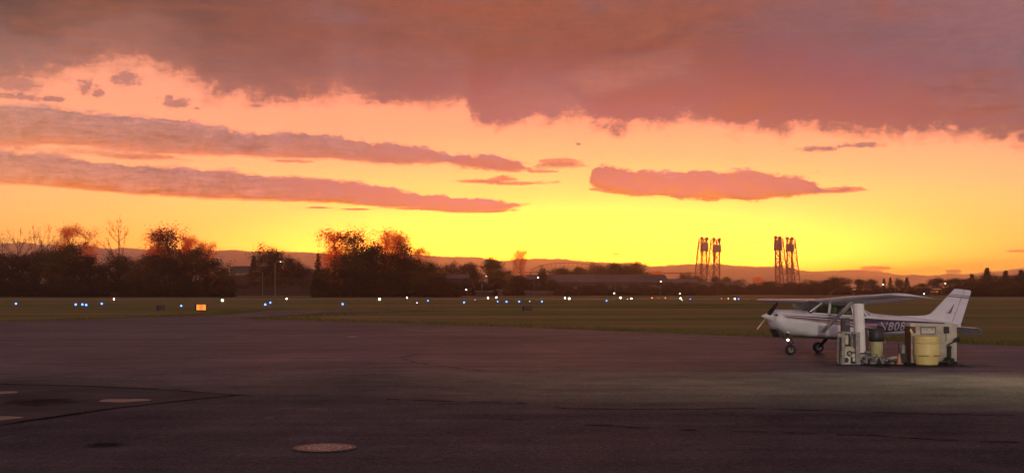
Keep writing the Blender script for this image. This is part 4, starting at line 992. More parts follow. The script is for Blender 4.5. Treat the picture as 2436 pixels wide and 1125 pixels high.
TREES = [
 # left wood: dark row
 ('bushy', -12, 586, 110, 500, 'dark bushy tree cut by the left frame edge in the left wood', GL), ('bushy', 38, 592, 100, 520, 'dark bushy tree second from the left frame edge in the left wood', GL),
 ('dense', 86, 586, 90, 540, 'dark leafy tree below the twin thin bare trees in the left wood', GL), ('bushy', 128, 588, 90, 505, 'low dark bushy tree just left of the pointed dark crown', GL),
 ('dense', 158, 563, 88, 520, 'dark tree with the highest pointed crown in the left wood', GL), ('bushy', 196, 596, 80, 505, 'dark bushy tree right beside the pointed dark crown', GL),
 ('bushy', 240, 619, 84, 500, 'lowest dark bushy tree filling the dip in the left wood', GL), ('dense', 284, 592, 84, 520, 'dark leafy tree below the large bare forked tree', GL),
 ('bushy', 330, 604, 90, 500, 'dark bushy tree midway between the bare forked tree and the russet pair', GL), ('dense', 372, 594, 84, 525, 'dark leafy tree just under the left edge of the russet double crown', GL),
 ('bushy', 414, 606, 88, 500, 'dark bushy tree under the right half of the russet double crown', GL), ('dense', 462, 574, 80, 510, 'tall dark crown nearest the right end of the left wood', GL),
 ('bushy', 502, 604, 86, 500, 'dark bushy tree second from the right end of the left wood', GL), ('bushy', 530, 628, 62, 495, 'dark rounded bushy tree ending the left wood on its right', GL),
 # thin ones behind
 ('bare', 6, 548, 50, 620, 'thin bare tree cut by the left frame edge above the wood', GB), ('bare', 44, 541, 56, 640, 'low thin bare tree second from the left above the wood', GB),
 ('bare', 88, 529, 52, 620, 'thin bare tree on the left of the close twin pair', GB), ('bare', 110, 533, 44, 630, 'thin bare tree on the right of the close twin pair', GB),
 ('sparse', 176, 526, 88, 610, 'wide russet see-through tree above the pointed dark crown', GB), ('sparse', 214, 568, 40, 640, 'small russet tree right beside the wide see-through one', GB),
 ('bare', 281, 514, 98, 600, 'tallest bare forked tree standing alone above the left wood', GB), ('poplar', 376, 540, 46, 600, 'russet crown on the left of the dense double crown', GB),
 ('poplar', 404, 529, 66, 600, 'highest russet crown of the dense double crown', GB), ('poplar', 436, 548, 26, 620, 'narrow russet spire between the double crown and the low round crown', GB),
 ('sparse', 458, 554, 56, 620, 'low round russet crown behind the tall dark crown', GB), ('sparse', 493, 568, 44, 620, 'rightmost small russet tree above the left wood', GB),
 # single tree on the embankment
 ('dense', 645, 574, 92, 690, 'round tree standing apart behind the lamp post on the embankment', 'trees on the embankment'), ('conifer', 604, 606, 34, 700, 'narrow dark tree left of the round tree on the embankment', 'trees on the embankment'),
 ('bushy', 694, 602, 44, 690, 'bushy tree just right of the round tree on the embankment', 'trees on the embankment'), ('bushy', 717, 613, 36, 690, 'smallest bushy tree right of the round tree on the embankment', 'trees on the embankment'),
 # centre clump
 ('conifer', 757, 602, 36, 560, 'small pointed tree at the left end of the centre clump', GC), ('poplar', 796, 542, 62, 540, 'tall russet crown at the left end of the centre clump', GC),
 ('poplar', 850, 536, 66, 540, 'highest russet crown of the centre clump', GC), ('poplar', 907, 537, 62, 545, 'tall pointed crown right of the dark peak in the centre clump', GC),
 ('poplar', 944, 547, 50, 545, 'tall russet crown second from the right in the centre clump', GC), ('poplar', 964, 560, 38, 540, 'narrow russet crown ending the tall row of the centre clump', GC),
 ('dense', 879, 568, 78, 510, 'dark peaked tree in the middle of the centre clump', GC), ('sparse', 1001, 581, 46, 560, 'small russet round tree right of the tall centre clump', GC),
 ('dense', 822, 592, 90, 500, 'broad dark tree under the two left russet crowns', GC), ('bushy', 776, 628, 76, 490, 'low dark bushy tree at the left foot of the centre clump', GC),
 ('bushy', 850, 628, 110, 485, 'low dark bushy tree at the middle foot of the centre clump', GC), ('dense', 930, 586, 100, 500, 'broad dark tree under the two right russet crowns', GC),
 ('bushy', 930, 630, 110, 486, 'low dark bushy tree right of the middle foot of the centre clump', GC), ('dense', 986, 606, 90, 505, 'sloping dark tree on the right shoulder of the centre clump', GC),
 ('bushy', 1010, 640, 96, 488, 'low dark bushy tree at the right foot of the centre clump', GC), ('dense', 1030, 614, 60, 560, 'dark tree just right of the small russet round tree', GC),
 ('bushy', 1046, 652, 62, 470, 'rounded dark shrub-like tree standing forward right of the centre clump', GC),
 # middle row
 ('dense', 1070, 617, 52, 700, 'olive tree between the centre clump and the first pale shed', GM), ('dense', 1112, 618, 58, 720, 'olive tree just left of the round dark tree in the middle row', GM),
 ('dense', 1168, 601, 64, 690, 'round dark tree left of the slim tall tree', GM), ('bushy', 1134, 634, 50, 690, 'low olive tree at the left foot of the round dark tree', GM),
 ('bushy', 1204, 636, 56, 680, 'low olive tree at the right foot of the round dark tree', GM), ('sparse', 1240, 587, 30, 760, 'slim tall tree standing alone near the middle of the horizon', GM),
 ('bushy', 1236, 650, 50, 600, 'dark bushy tree under the slim tall tree', GM), ('bushy', 1178, 656, 70, 560, 'dark bushy tree right of the lamp post near the middle', GM), ('bare', 1290, 640, 50, 760, 'pale bare tree under the arch of the truss bridge', GM),
 ('dense', 1292, 628, 24, 720, 'narrow dark tree before the left end of the warehouse', GM), ('dense', 1334, 630, 64, 850, 'thin olive tree under the top of the truss bridge arch', GM),
 ('dense', 1376, 626, 56, 850, 'olive tree behind the left third of the long warehouse', GM), ('dense', 1424, 620, 62, 860, 'olive tree behind the middle of the long warehouse', GM),
 ('dense', 1468, 618, 62, 860, 'olive tree with a flat top behind the right half of the warehouse', GM), ('dense', 1510, 613, 54, 850, 'tallest olive tree at the right end of the long warehouse', GM),
 ('bushy', 1448, 636, 90, 840, 'low broad tree behind the warehouse roof middle', GM), ('bushy', 1502, 634, 90, 835, 'low broad tree behind the warehouse roof right end', GM), ('sparse', 1562, 640, 36, 900, 'small see-through round tree alone right of the warehouse trees', GM),
 # below the towers
 ('dense', 1630, 644, 44, 1000, 'dark tree left of the left bridge tower pair', GF), ('bushy', 1660, 650, 40, 980, 'low dark tree at the left foot of the left tower pair', GF), ('dense', 1701, 653, 22, 990, 'small dark tree under the left tower pair', GF),
 ('dense', 1726, 653, 32, 970, 'round dark tree just right of the left tower pair', GF), ('bushy', 1758, 661, 40, 960, 'low dark tree in the gap between the tower pairs, left one', GF), ('sparse', 1801, 655, 24, 1000, 'thin pale tree in the gap between the tower pairs', GF),
 ('bushy', 1836, 666, 60, 900, 'low dark tree just left of the right tower pair', GF), ('bushy', 1888, 667, 60, 890, 'low dark tree at the foot of the right tower pair', GF),
 # right
 ('bushy', 1932, 662, 56, 760, 'low dark tree left of the broad olive tree above the wing', GR), ('dense', 1992, 653, 66, 740, 'broad olive tree above the cabin of the aeroplane', GR), ('bushy', 1968, 664, 70, 720, 'low olive tree at the left foot of the broad olive tree', GR),
 ('dense', 2048, 660, 36, 800, 'round dark tree on the left of the touching pair above the wing', GR), ('dense', 2072, 659, 34, 800, 'round dark tree on the right of the touching pair above the wing', GR), ('conifer', 2103, 661, 16, 820, 'smallest pointed conifer beside the lamp above the wing', GR),
 ('conifer', 2118, 659, 20, 820, 'pointed conifer second from the lamp above the wing', GR), ('dense', 2139, 658, 26, 830, 'rounded dark tree between the pointed conifers', GR), ('conifer', 2157, 659, 22, 820, 'pointed conifer right of the rounded dark tree', GR),
 ('bushy', 2190, 670, 44, 830, 'low dark tree left of the lamp near the aeroplane fin', GR), ('dense', 2226, 657, 44, 800, 'dark tree just left of the lamp post above the fin', GR), ('dense', 2266, 656, 50, 800, 'dark tree just above the aeroplane fin', GR),
 ('conifer', 2312, 651, 34, 640, 'dark pointed conifer right of the aeroplane fin', GR), ('conifer', 2348, 636, 40, 620, 'tallest ragged conifer at the right side', GR), ('dense', 2302, 656, 60, 600, 'dark broad tree at the foot of the pointed conifer by the fin', GR),
 ('conifer', 2392, 643, 40, 620, 'dark conifer second from the right frame edge', GR), ('conifer', 2430, 641, 44, 620, 'dark conifer cut by the right frame edge', GR), ('bushy', 2350, 648, 84, 590, 'dark bushy tree at the foot of the tallest ragged conifer', GR),
 ('bushy', 2408, 649, 90, 585, 'dark bushy tree at the far right under the conifers', GR), ('bushy', 2326, 678, 80, 500, 'low dark bush near the field right of the fin', GR), ('bushy', 2386, 678, 90, 495, 'low dark bush near the field, second from the right edge', GR), ('bushy', 2446, 676, 80, 490, 'low dark bush near the field at the right frame edge', GR),
]
for q in TREES: tree(*q)
# undergrowth: thickets nobody could count, along the far side of the field
def thicket(name, spans, seed, m, per=26, size=.36, dens=2.2):
    rng = np.random.default_rng(seed); cs, rd = [], []
    for x0, x1, Y0, Y1, t0, t1 in spans:
        n = int((x1 - x0) * dens)
        for k in range(n):
            f = rng.random(); px = x0 + (x1 - x0) * f; Y = Y0 + (Y1 - Y0) * rng.random(); h = max(.5, at(px, (t0 + (t1 - t0) * f), Y).z) * (.45 + .55 * (.5 + .5 * math.sin(px * .11 + seed) * math.sin(px * .047)))
            for z in np.arange(.4, h, 1.6): cs.append([(px - CX) * Y / F, Y, z * rng.uniform(.8, 1.1)]); rd.append(.95)
    V = leaves(cs, per, rd, size, rng); V[:, 2] = np.maximum(V[:, 2], 0)
    o = bpy.data.objects.new(name, quads_mesh(name, V, m)); col.objects.link(o); return tag(o, kind='stuff')
thicket('undergrowth', [(-30, 552, 478, 492, 660, 668), (750, 1090, 470, 482, 668, 676)], 3, M['leaf_dark'])
thicket('undergrowth', [(1060, 1330, 600, 640, 668, 672), (1330, 1700, 640, 690, 678, 682), (1560, 2000, 760, 830, 672, 676)], 5, M['leaf_dark'], dens=1.6, size=.45)
thicket('undergrowth', [(1900, 2300, 720, 780, 682, 684), (2280, 2480, 520, 560, 680, 672)], 8, M['leaf_dark'], dens=1.6, size=.45)
thicket('undergrowth', [(556, 770, 660, 668, 676, 680), (590, 760, 668, 674, 655, 660)], 9, M['leaf_olive'], dens=.9, size=.45)

# ------------------------------------------------------------------ embankment and buildings on the far side
def mound(name, prof, Y0, Y1, m, seed):
    rnd = random.Random(seed); mb = MB(); xs = np.arange(prof[0][0], prof[-1][0] + 1, 8.0); tops = np.interp(xs, [p[0] for p in prof], [p[1] for p in prof]); rows = []
    for f, hf in ((0, -.02), (.3, .35), (.65, .85), (.8, 1.0), (1, .98), (1.3, 0)):
        Y = Y0 + (Y1 - Y0) * f; Yt = Y0 + (Y1 - Y0) * .8
        rows.append([((x - CX) * Yt / F, Y, max(-.2, at(x, t, Yt).z) * hf * (1 + (rnd.uniform(-.03, .03) if 0 < hf else 0))) for x, t in zip(xs, tops)])
    n = len(xs); mb.add([p for r_ in rows for p in r_], [(a * n + i, a * n + i + 1, (a + 1) * n + i + 1, (a + 1) * n + i) for a in range(len(rows) - 1) for i in range(n - 1)])
    structure(mb, name, m, True)
mound('embankment', [(480, 690), (540, 660), (580, 652), (640, 641), (700, 640), (760, 641), (900, 645), (1050, 650), (1150, 680), (1200, 694)], 640, 730, M['berm'], 4)
mound('overpass_bank', [(1980, 698), (2020, 690), (2060, 688), (2200, 687), (2300, 684), (2480, 682), (2560, 690)], 760, 850, M['berm'], 6)
def shed(name, px0, px1, ytop, yeave, Y, label, roofm, wallm, depth=30, doors=0, lit=None, ridge=None, ytop2=None, stripe=None):
    """long low building facing the field; ridge parallel to its front"""
    x0, x1 = (px0 - CX) * Y / F, (px1 - CX) * Y / F; w = x1 - x0; he = at(0, yeave, Y).z; hr = at(0, ytop, Y + depth * .5).z
    t = thing(name, label, 'building', ((x0 + x1) / 2, Y, 0))
    MB().box((0, depth / 2, he / 2), (w, depth, he)).build('wall', wallm, t)
    o = .6
    MB().prism([(-w / 2 - o, -o, he - .05), (-w / 2 - o, depth / 2, max(hr, he + .5)), (-w / 2 - o, depth + o, he - .05), (-w / 2 - o, depth + o, he + .25), (-w / 2 - o, depth / 2, max(hr, he + .5) + .3), (-w / 2 - o, -o, he + .25)], (w + 2 * o, 0, 0)).build('roof', roofm, t)
    for k in range(doors):
        cx = -w / 2 + (k + .5) * w / doors; dh = he * .62
        MB().box((cx, -.02, dh / 2), (w / doors * .45, .12, dh)).build('door', M['wall_dark'] if wallm != M['wall_dark'] else M['wall_pale'], t)
    if lit:
        for a, b, z0, z1, mm in lit: MB().box((((a + b) / 2 - CX) * Y / F - (x0 + x1) / 2, -.08, (at(0, z0, Y).z + at(0, z1, Y).z) / 2), ((b - a) * Y / F, .2, at(0, z0, Y).z - at(0, z1, Y).z)).build('wall_panel', mm, t)
    return t
shed('teal_hall', 548, 641, 634, 637, 745, 'teal hall with a yellow wall panel at the right end of the left wood', M['wall_dark'], M['wall_teal'], 25, 0, [(561, 573.5, 650, 657, M['panel_yellow']), (575.5, 589, 650, 657, M['panel_yellow'])])
shed('small_shed', 1062, 1112, 654, 662, 640, 'small grey shed at the right foot of the centre clump', M['roof_grey'], M['wall_dark'], 14, 1)
shed('small_shed', 1160, 1192, 647, 655, 760, 'small pale roof behind the lamp post right of the centre clump', M['roof_grey'], M['wall_pale'], 16)
shed('grey_hall', 1240, 1300, 654, 664, 780, 'grey hall below the slim tall tree', M['roof_grey'], M['wall_dark'], 26, 2)
shed('long_warehouse', 1302, 1590, 654, 671, 800, 'long low warehouse with a pale grey roof near the middle', M['roof_grey'], M['wall_dark'], 46, 7, [(1303, 1309, 655, 672, M['wall_pale'])])
shed('pale_gable_house', 1546, 1562, 679, 684, 700, 'narrow pale building at the right end of the long warehouse', M['roof_grey'], M['wall_pale'], 12)
shed('far_warehouse', 1585, 1665, 664, 673, 900, 'pale roofed warehouse left of the left bridge towers', M['roof_grey'], M['wall_dark'], 40, 2)
shed('far_warehouse', 1668, 1762, 671, 681, 900, 'pale roofed warehouse right below the left bridge towers', M['roof_grey'], M['wall_dark'], 40, 3)
shed('field_hut', 1184, 1194, 690, 693, 520, 'tiny hut under the lamp post near the middle', M['wall_tan'], M['wall_tan'], 4)
shed('low_wall_hut', 1132, 1170, 693.5, 695, 540, 'low tan building at the field edge left of the tiny hut', M['wall_tan'], M['wall_tan'], 6)
shed('low_wall_hut', 1250, 1314, 694.5, 696, 560, 'low tan building at the field edge under the grey hall', M['wall_tan'], M['wall_tan'], 6)
t = shed('lit_canopy', 2026, 2100, 685, 687, 740, 'long low canopy with a glowing orange front above the wing', M['roof_grey'], M['wall_dark'], 14, 0, [(2027, 2078, 687.3, 690, M['strip_lit'])])
t = shed('lit_shop', 2212, 2242, 684, 686.5, 735, 'small building with glowing orange front left of the aeroplane fin', M['roof_grey'], M['wall_dark'], 12, 0, [(2213, 2240, 691.5, 696, M['strip_lit']), (2216, 2240, 687, 688.3, M['strip_lit'])])
shed('dark_roof_house', 2356, 2402, 680, 683, 640, 'dark house with a pale roof line among the trees at far right', M['roof_grey'], M['wall_dark'], 12)

# lamp posts on the far side
def lamp_post(px, pbase, ptop, lx, ly, Y, label, m, pole=True):
    b = at(px, pbase, Y); b.z = max(0, b.z) if pbase < 690 else 0
    t = thing('lamp_post', label, 'lamp post', (b.x, Y, 0), group='lamp posts beyond the runway')
    h = at(px, ptop, Y).z; lp = at(lx, ly, Y) - Vector((b.x, Y, 0))
    w = (.16 if m is not M['lamp_dim'] else .20) * Y / 600
    pm = M['pole'] if pbase == 690 or px == 1146.5 else M['pole_dim']
    MB().tube([(0, 0, 0), (0, 0, h)], [w * 1.1, w * .8], 8).build('pole', pm, t)
    MB().tube([(0, 0, h - .1), (lp.x * .5, 0, lp.z + .25), (lp.x, 0, lp.z + .12)], w * .5, 6).build('arm', pm, t)
    MB().lathe((lp.x, -.05, lp.z), [(.10, -.22), (.34, -.12), (.36, .02), (.2, .16)], 12).build('lamp_head', m, t, True)
lamp_post(654.5, 690, 628, 667.5, 622.5, 560, 'tall pale lamp post with an arm in front of the round tree', M['lamp_dim'])
lamp_post(625, 690, 648, 603, 646, 560, 'thin dim lamp post with a long arm left of the tall pale one', M['pole'])
lamp_post(1146.5, 692, 660, 1157, 657, 560, 'pale lamp post with a dim lamp right of the centre clump', M['lamp_dim'])
lamp_post(1270.5, 693, 666, 1280, 660.5, 560, 'pale lamp post with a bright lamp below the truss bridge arch', M['lamp'])
lamp_post(1464, 700, 668, 1461, 697, 560, 'thin post with a low lamp in front of the warehouse middle', M['lamp'])
lamp_post(1570, 700, 672, 1572, 669.5, 640, 'thin lamp post with a bright lamp at the right end of the warehouse', M['lamp'])
lamp_post(2099, 692, 680, 2101, 676.5, 700, 'lamp post with a bright lamp beside the small conifers', M['lamp'])
lamp_post(2241, 697, 678, 2248.5, 674, 700, 'lamp post with a bright lamp just above the aeroplane fin', M['lamp'])
lamp_post(1112, 697, 690, 1109, 689, 520, 'short lamp post with a warm lamp at the right foot of the centre clump', M['lamp'])
lamp_post(1614, 704, 699, 1617.5, 698, 520, 'short lamp post with a warm lamp below the left bridge towers', M['lamp_dim'])

# ------------------------------------------------------------------ lift bridge
def bridge():
    YB = 1500.0; k = YB / F
    def tower(px0, px1, ztop, zsh, cw, back, Y, label, big=0):
        """portal of two columns at photo columns px0, px1; back = sign of the side the raking legs stand on"""
        a, b = Vector(((px0 - CX) * Y / F, Y, 0)), Vector(((px1 - CX) * Y / F, Y + 9, 0)); c = (a + b) / 2; H = at(0, ztop, Y).z
        t = thing('lift_tower', label, 'bridge tower', c, group='steel lift bridge towers')
        a, b = a - c, b - c; e = Vector((back * .82, -back * .55, 0)) * 1.0
        foot = 9.0; mb = MB(); n = 9; hd = 6
        A = [a + Vector((0, 0, z)) for z in np.linspace(0, H, n)]; B = [b + Vector((0, 0, z)) for z in np.linspace(0, H, n)]
        def rk(p, z): return p + e * (foot * (1 - z / H) + 4.0) + Vector((0, 0, z))
        zs = np.linspace(0, H, n); Ar = [rk(a, z) for z in zs]; Br = [rk(b, z) for z in zs]
        mb.bar(A[0], A[-1], 1.7); mb.bar(B[0], B[-1], 1.7); mb.bar(Ar[0], Ar[-1], 1.2); mb.bar(Br[0], Br[-1], 1.2)
        for i in range(n - 1):
            mb.bar(A[i], B[i + 1], .6); mb.bar(B[i], A[i + 1], .6); mb.bar(A[i + 1], B[i + 1], .8)
            if i % 2 == 0: mb.bar(A[i], Ar[i + 1], .75); mb.bar(B[i], Br[i + 1], .75)
            else: mb.bar(Ar[i], A[i + 1], .75); mb.bar(Br[i], B[i + 1], .75)
            mb.bar(A[i + 1], Ar[i + 1], .75); mb.bar(B[i + 1], Br[i + 1], .75); mb.bar(Ar[i + 1], Br[i + 1], .75)
        if big: 
            for z in np.linspace(H * .36, H * .47, 5): mb.bar(a + Vector((0, -1, z)), b + Vector((0, -1, z)), .8)
        mb.build('frame', M['steel'], t)
        m = (a + b) / 2; d = (b - a).normalized()
        zt, zb, wd = at(0, cw[0], Y).z, at(0, cw[1], Y).z, cw[2] * k
        rz = math.atan2(d.y, d.x)
        MB().box(m + e * .0 + Vector((0, -1.8, (zt + zb) / 2)), (wd * 1.05, 4.5, zt - zb), rz * .4).build('counterweight', M['concrete'], t, bevel=.25)
        mb = MB().box(m + Vector((0, -1.8, zb - .3)), (wd * 1.15, 5, 1.6), rz * .4); mb.build('counterweight_cradle', M['steel'], t)
        mb = MB().bar(A[-1], B[-1], 1.3, 1.2); mb.bar(Ar[-1], Br[-1], .8); mb.bar(A[-1], Ar[-1], .8); mb.bar(B[-1], Br[-1], .8); mb.build('cross_head', M['steel'], t)
        for p in (a, b):
            MB().lathe(p + Vector((0, -.5, H + 1.0)), [(1.0, -.6), (2.35, -.6), (2.35, .6), (1.0, .6)], 20, Matrix.Rotation(R(90), 4, 'X') ).build('sheave', M['steel'], t, True, angle=40)
        mb = MB(); mb.tube([a + Vector((-.6, 0, H + 2)), a + Vector((-.6, 0, H + 7))], .14, 5); mb.tube([b + Vector((.3, 0, H + 2)), b + Vector((.3, 0, H + 6))], .12, 5); mb.build('mast', M['steel'], t)
        return c, H
    tower(1669.5, 1684, 569, 567, (577, 596, 17), -1, 1500, 'leftmost lift bridge tower with raking legs on its left side')
    tower(1698, 1714.5, 571, 569, (582, 598, 18.5), -1, 1535, 'second lift bridge tower from the left, with a broad counterweight')
    tower(1845, 1859, 567, 565, (570, 594, 16.5), 1, 1470, 'third lift bridge tower from the left, with a tall counterweight')
    tower(1872.5, 1888, 569, 568, (580, 597, 18), 1, 1505, 'rightmost lift bridge tower with raking legs on its right side', 1)
    for p0, p1, sag, Y0, Y1, lab in ((at(1684, 568, 1500), at(1845, 566, 1470), 7, 0, 0, 'thin cable sagging between the tower pairs, upper one'), (at(1714, 575, 1535), at(1873, 572, 1505), 9, 0, 0, 'thin cable sagging between the tower pairs, lower one')):
        pts = [p0.lerp(p1, i / 16) - Vector((0, 0, sag * 4 * (i / 16) * (1 - i / 16))) for i in range(17)]
        tag(MB().tube(pts, .10, 5).build('bridge_cable', M['steel']), lab, 'cable', 'cables between the lift bridge towers')
    # curved truss span to the left
    Y = 1500; t = thing('truss_bridge', 'faint curved truss bridge span behind the trees right of the slim tall tree', 'bridge', at(1335, 693, Y) * Vector((1, 1, 0)) if False else Vector(((1335 - CX) * k, Y, 0)))
    def q(px, py): return Vector(((px - 1335) * k, 0, at(0, py, Y).z))
    arc = [(1262, 643), (1285, 632), (1310, 627), (1340, 625.5), (1372, 626), (1400, 629), (1425, 634)]
    top = MB(); ver = MB(); dk = MB()
    for (x0, y0), (x1, y1) in zip(arc[:-1], arc[1:]): top.bar(q(x0, y0), q(x1, y1), .8)
    xs = np.linspace(1262, 1425, 17); ys = np.interp(xs, [p[0] for p in arc], [p[1] for p in arc])
    for i in range(17):
        ver.bar(q(xs[i], 648), q(xs[i], ys[i]), .35)
        if i < 16: ver.bar(q(xs[i], 648), q(xs[i + 1], ys[i + 1]), .28)
    dk.bar(q(1230, 648), q(1660, 650), 1.4)
    for x in (1262, 1340, 1425, 1520, 1620): dk.bar(q(x, 648), q(x, 692), 2.4)
    top.build('top_chord', M['steel'], t); ver.build('web', M['steel'], t); dk.build('deck', M['steel'], t)
bridge()

# ------------------------------------------------------------------ airfield lights and signs
def make_light(name, lens, hgt, r, cat, label):
    t = thing(name, label, cat)
    MB().lathe((0, 0, 0), [(.12, 0), (.12, .02), (.025, .04), (.022, hgt - .10), (.06, hgt - .09), (.06, hgt - .06)], 10).build('stake', M['dark_metal'], t)
    MB().lathe((0, 0, hgt), [(r * .7, -r), (r, -r * .4), (r, r * .3), (r * .5, r)], 12).build('lens', lens, t, True)
    return t
GBl, GWh, GAm = 'blue taxiway edge lights', 'white runway edge lights', 'amber runway edge lights'
BL = [(38, 722, 1, 'blue taxiway light nearest the left frame edge'), (180, 724, 1, 'left one of the three close blue lights'), (196, 724, 1, 'middle one of the three close blue lights'), (205, 725, 1, 'right one of the three close blue lights'),
 (242, 722, 1, 'blue light just left of the first big white light'), (431, 727, .8, 'small pale blue light left of the glowing orange sign'), (631, 724, 1, 'nearer blue light of the pair beside the taxiway mouth'), (643, 719.5, 1, 'farther blue light of the pair beside the taxiway mouth'),
 (815, 723, 1, 'blue light alone below the centre clump'), (992, 720, .6, 'faint blue light right of the big white light under the centre clump'), (1018, 715, 1, 'blue light second right of the centre clump'), (1104, 719, 1, 'blue light alone between the centre clump and the middle lamp posts'),
 (1184, 717, .8, 'blue light just under the white pair near the middle'), (1205, 717.5, 1, 'blue light second in the row near the middle'), (1235, 717, 1, 'blue light below the slim tall tree'), (1260, 716.5, .5, 'faintest blue light in the middle row'),
 (1289, 717, 1, 'blue light at the right end of the middle row'), (1443, 715, 1, 'blue light alone below the long warehouse'), (1642, 711, .8, 'blue light below the left bridge towers'), (1757, 711, 1, 'blue light nearest the far wing tip')]
WH = [(271, 711, 2, 'big white light in front of the left wood'), (529, 714, 2, 'big white light above the glowing orange sign'), (682, 710.5, 1, 'white light right of the taxiway mouth'), (903, 711.5, 2, 'big white light under the centre clump'), (968, 708, 1, 'white light right of the centre clump foot'),
 (1161, 708.5, 1, 'left white light of the pair near the middle lamp post'), (1181, 707, 1, 'right white light of the pair near the middle lamp post'), (1344, 708.5, 1, 'left white light of the close pair below the warehouse'), (1354, 710, 2, 'right white light of the close pair below the warehouse'),
 (1476, 708, 2, 'big white light below the right half of the warehouse'), (1493, 711, .5, 'faint white light beside the big one below the warehouse'), (1502, 710, 1, 'white light right of the faint one below the warehouse'), (1619, 709.5, 1, 'white light below the left bridge towers'), (1622.5, 714, .5, 'faint white light just below the one under the left bridge towers'),
 (1748, 710.5, 1, 'white light beside the blue light nearest the far wing tip'), (1130, 713, .4, 'faint white light below the low tan building')]
AM = [(1551, 708.5, 1, 'reddish light below the narrow pale building'), (1567, 708.5, .5, 'faint amber light between the two brighter ones'), (1583, 708.5, 1, 'amber light right of the narrow pale building'), (1716, 710, .6, 'faint amber light below the left bridge towers'), (1732.5, 710, .9, 'amber light left of the last white and blue pair')]
pb = make_light('taxiway_light', M['lens_blue'], .38, .14, 'taxiway light', BL[0][3]); pw = make_light('runway_light', M['lens_white'], .42, .12, 'runway light', WH[0][3]); pa = make_light('runway_light', M['lens_amber'], .42, .11, 'runway light', AM[0][3])
for p in (pb, pw, pa): kids_of(p)
def light_row(p, rows, hgt, grp):
    for i, (px, py, s, lab) in enumerate(rows):
        o = p if i == 0 else copy_tree(p)
        o.location = gnd(px, py, hgt) * Vector((1, 1, 0)); o['label'] = lab; o['group'] = grp
        lens = [c for c in bpy.data.objects if c.parent == o and c.name.startswith('lens')][0]
        if s != 1:
            lens.data = lens.data.copy(); q = s if s < 1 else 1.35
            for v in lens.data.vertices: v.co = Vector((v.co.x * q, v.co.y * q, hgt + (v.co.z - hgt) * q))
            if s > 1: lens.data.materials[0] = M['lens_bright']
            elif s < .7: lens.data.materials[0] = M['lens_dim'] if grp != GAm else M['lens_amber']
light_row(pb, BL, .38, GBl); light_row(pw, WH, .42, GWh); light_row(pa, AM, .42, GAm)
# white lamp near the wing tip on the right
o = make_light('runway_light', M['lens_bright'], .9, .22, 'runway light', 'white light just above the near wing tip'); o.location = gnd(2198.5, 698.8, .9) * Vector((1, 1, 0)); o['group'] = GWh
# guidance signs
def sign(px0, px1, yt, yb, ybase, label, lit, cas=4):
    g = gnd((px0 + px1) / 2, ybase); s = g.y / F
    t = thing('guidance_sign', label, 'airfield sign', g)
    w, h = (px1 - px0) * s, (yb - yt) * s; z = CAMH + (HY - (yt + yb) / 2) * s
    MB().box((-.08, .13, z), (w + .22, .30, h + .10)).build('case', M['signcase'] if lit else M['signback'], t, bevel=.02)
    if lit:
        for k, mm in enumerate((M['sign_lit'], M['sign_lit2'], M['sign_lit'])):
            MB().box(((k - 1) * w / 3, -.03, z), (w / 3 - .012, .02, h - .02)).build('face', mm, t)
    else: MB().box((-w / 2 - .12, .12, z - .05), (.18, .34, h + .12)).build('end_cap', M['signcase'], t)
    for k in (-1, 1): MB().box((k * w * .35, .13, (z - h / 2) / 2), (.06, .06, max(.05, z - h / 2))).build('leg', M['signcase'], t)
sign(467.5, 490, 724, 737.5, 741, 'glowing orange airfield sign in the grass at the left', True)
sign(1247, 1267, 728, 738, 740, 'unlit brown airfield sign in the grass near the middle', False)
sign(377, 391, 726, 736, 739, 'small unlit brown airfield sign left of the glowing orange one', False)

# ------------------------------------------------------------------ grass blades along the near edges of the field
def blades():
    rng = np.random.default_rng(5); V = []
    far = [(p.x, p.y) for p in edge_pts]
    ex = np.array([p[0] for p in far]); ey = np.array([p[1] for p in far])
    pts = []
    for (x0, y0), (x1, y1) in zip(far[:-1], far[1:]):
        L = math.hypot(x1 - x0, y1 - y0); n = int(L * 55)
        nx, ny = -(y1 - y0) / max(L, 1e-6), (x1 - x0) / max(L, 1e-6)
        for k in range(n):
            f = rng.random(); d = rng.random() ** 1.8 * 5.5 - .10
            pts.append((x0 + (x1 - x0) * f + nx * d, y0 + (y1 - y0) * f + ny * d))
    P_ = np.array(pts); n = len(P_); h = rng.uniform(.05, .15, n); a = rng.uniform(0, 6.28, n); w = rng.uniform(.012, .03, n)
    b = np.stack([P_[:, 0], P_[:, 1], np.full(n, -.05)], 1); dx = np.stack([np.cos(a) * w, np.sin(a) * w, 0 * a], 1); tip = b + np.stack([rng.normal(0, .05, n), rng.normal(0, .05, n), h + .04], 1)
    V = np.stack([b - dx, b + dx, tip + dx * .3, tip - dx * .3], 1).reshape(-1, 3)
    o = bpy.data.objects.new('grass', quads_mesh('grass', V, M['grass_blade'])); col.objects.link(o); tag(o, kind='stuff')
blades()

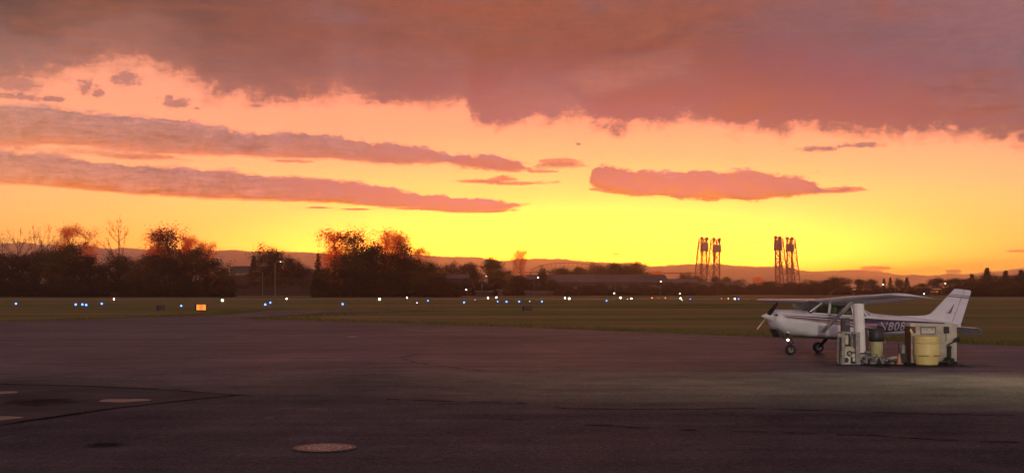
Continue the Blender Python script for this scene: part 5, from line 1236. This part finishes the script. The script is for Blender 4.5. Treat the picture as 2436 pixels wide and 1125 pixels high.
# ------------------------------------------------------------------ air, lamp, camera, settings
def haze(density):
    o = MB().box((0, 7600, 298), (30990, 15790, 604)).build('haze', bpy.data.materials.new('haze_air')); tag(o, kind='stuff')
    m = o.data.materials[0]; m.use_nodes = True; nt = m.node_tree; nt.nodes.remove(nt.nodes['Principled BSDF'])
    v = nt.nodes.new('ShaderNodeVolumePrincipled'); v.inputs['Color'].default_value = (1.0, .80, .86, 1); v.inputs['Density'].default_value = density; v.inputs['Anisotropy'].default_value = .85
    nt.links.new(v.outputs[0], nt.nodes['Material Output'].inputs['Volume'])
haze(HAZE)
# floodlight on the building to the right of the photographer
def spot(name, loc, aim, energy, angle, blend, color):
    ld = bpy.data.lights.new(name, 'SPOT'); ld.energy = energy; ld.color = color; ld.spot_size = R(angle); ld.spot_blend = blend; ld.shadow_soft_size = .2
    o = bpy.data.objects.new(name, ld); col.objects.link(o); o.location = loc
    o.rotation_euler = (Vector(aim) - Vector(loc)).to_track_quat('-Z', 'Y').to_euler()
spot('flood_lamp', (6.5, -7, 5.5), (11.8, 38.5, 2.2), 17000, 17, 1.0, (1.0, .90, .62))
spot('yard_lamp', (33, 26, 9), (11.5, 28.2, 0), 27000, 30, 1.0, (1.0, .92, .46))
cd = bpy.data.cameras.new('camera'); cam = bpy.data.objects.new('camera', cd); col.objects.link(cam); sc.camera = cam
cam.location = (0, 0, CAMH); cam.rotation_euler = (R(90), 0, 0)
cd.sensor_fit = 'HORIZONTAL'; cd.sensor_width = 36; cd.lens = 36 * F / 2436; cd.shift_y = (HY - 562.5) / 2436; cd.clip_start = .1; cd.clip_end = 60000
sc.view_settings.view_transform = 'Standard'; sc.view_settings.look = 'None'; sc.view_settings.exposure = 0; sc.view_settings.gamma = 1
sc.render.engine = 'CYCLES'
cy = sc.cycles
cy.max_bounces = 6; cy.diffuse_bounces = 3; cy.glossy_bounces = 3; cy.transparent_max_bounces = 16; cy.volume_bounces = 1; cy.sample_clamp_indirect = 4; cy.use_denoising = True
cy.caustics_reflective = False; cy.caustics_refractive = False
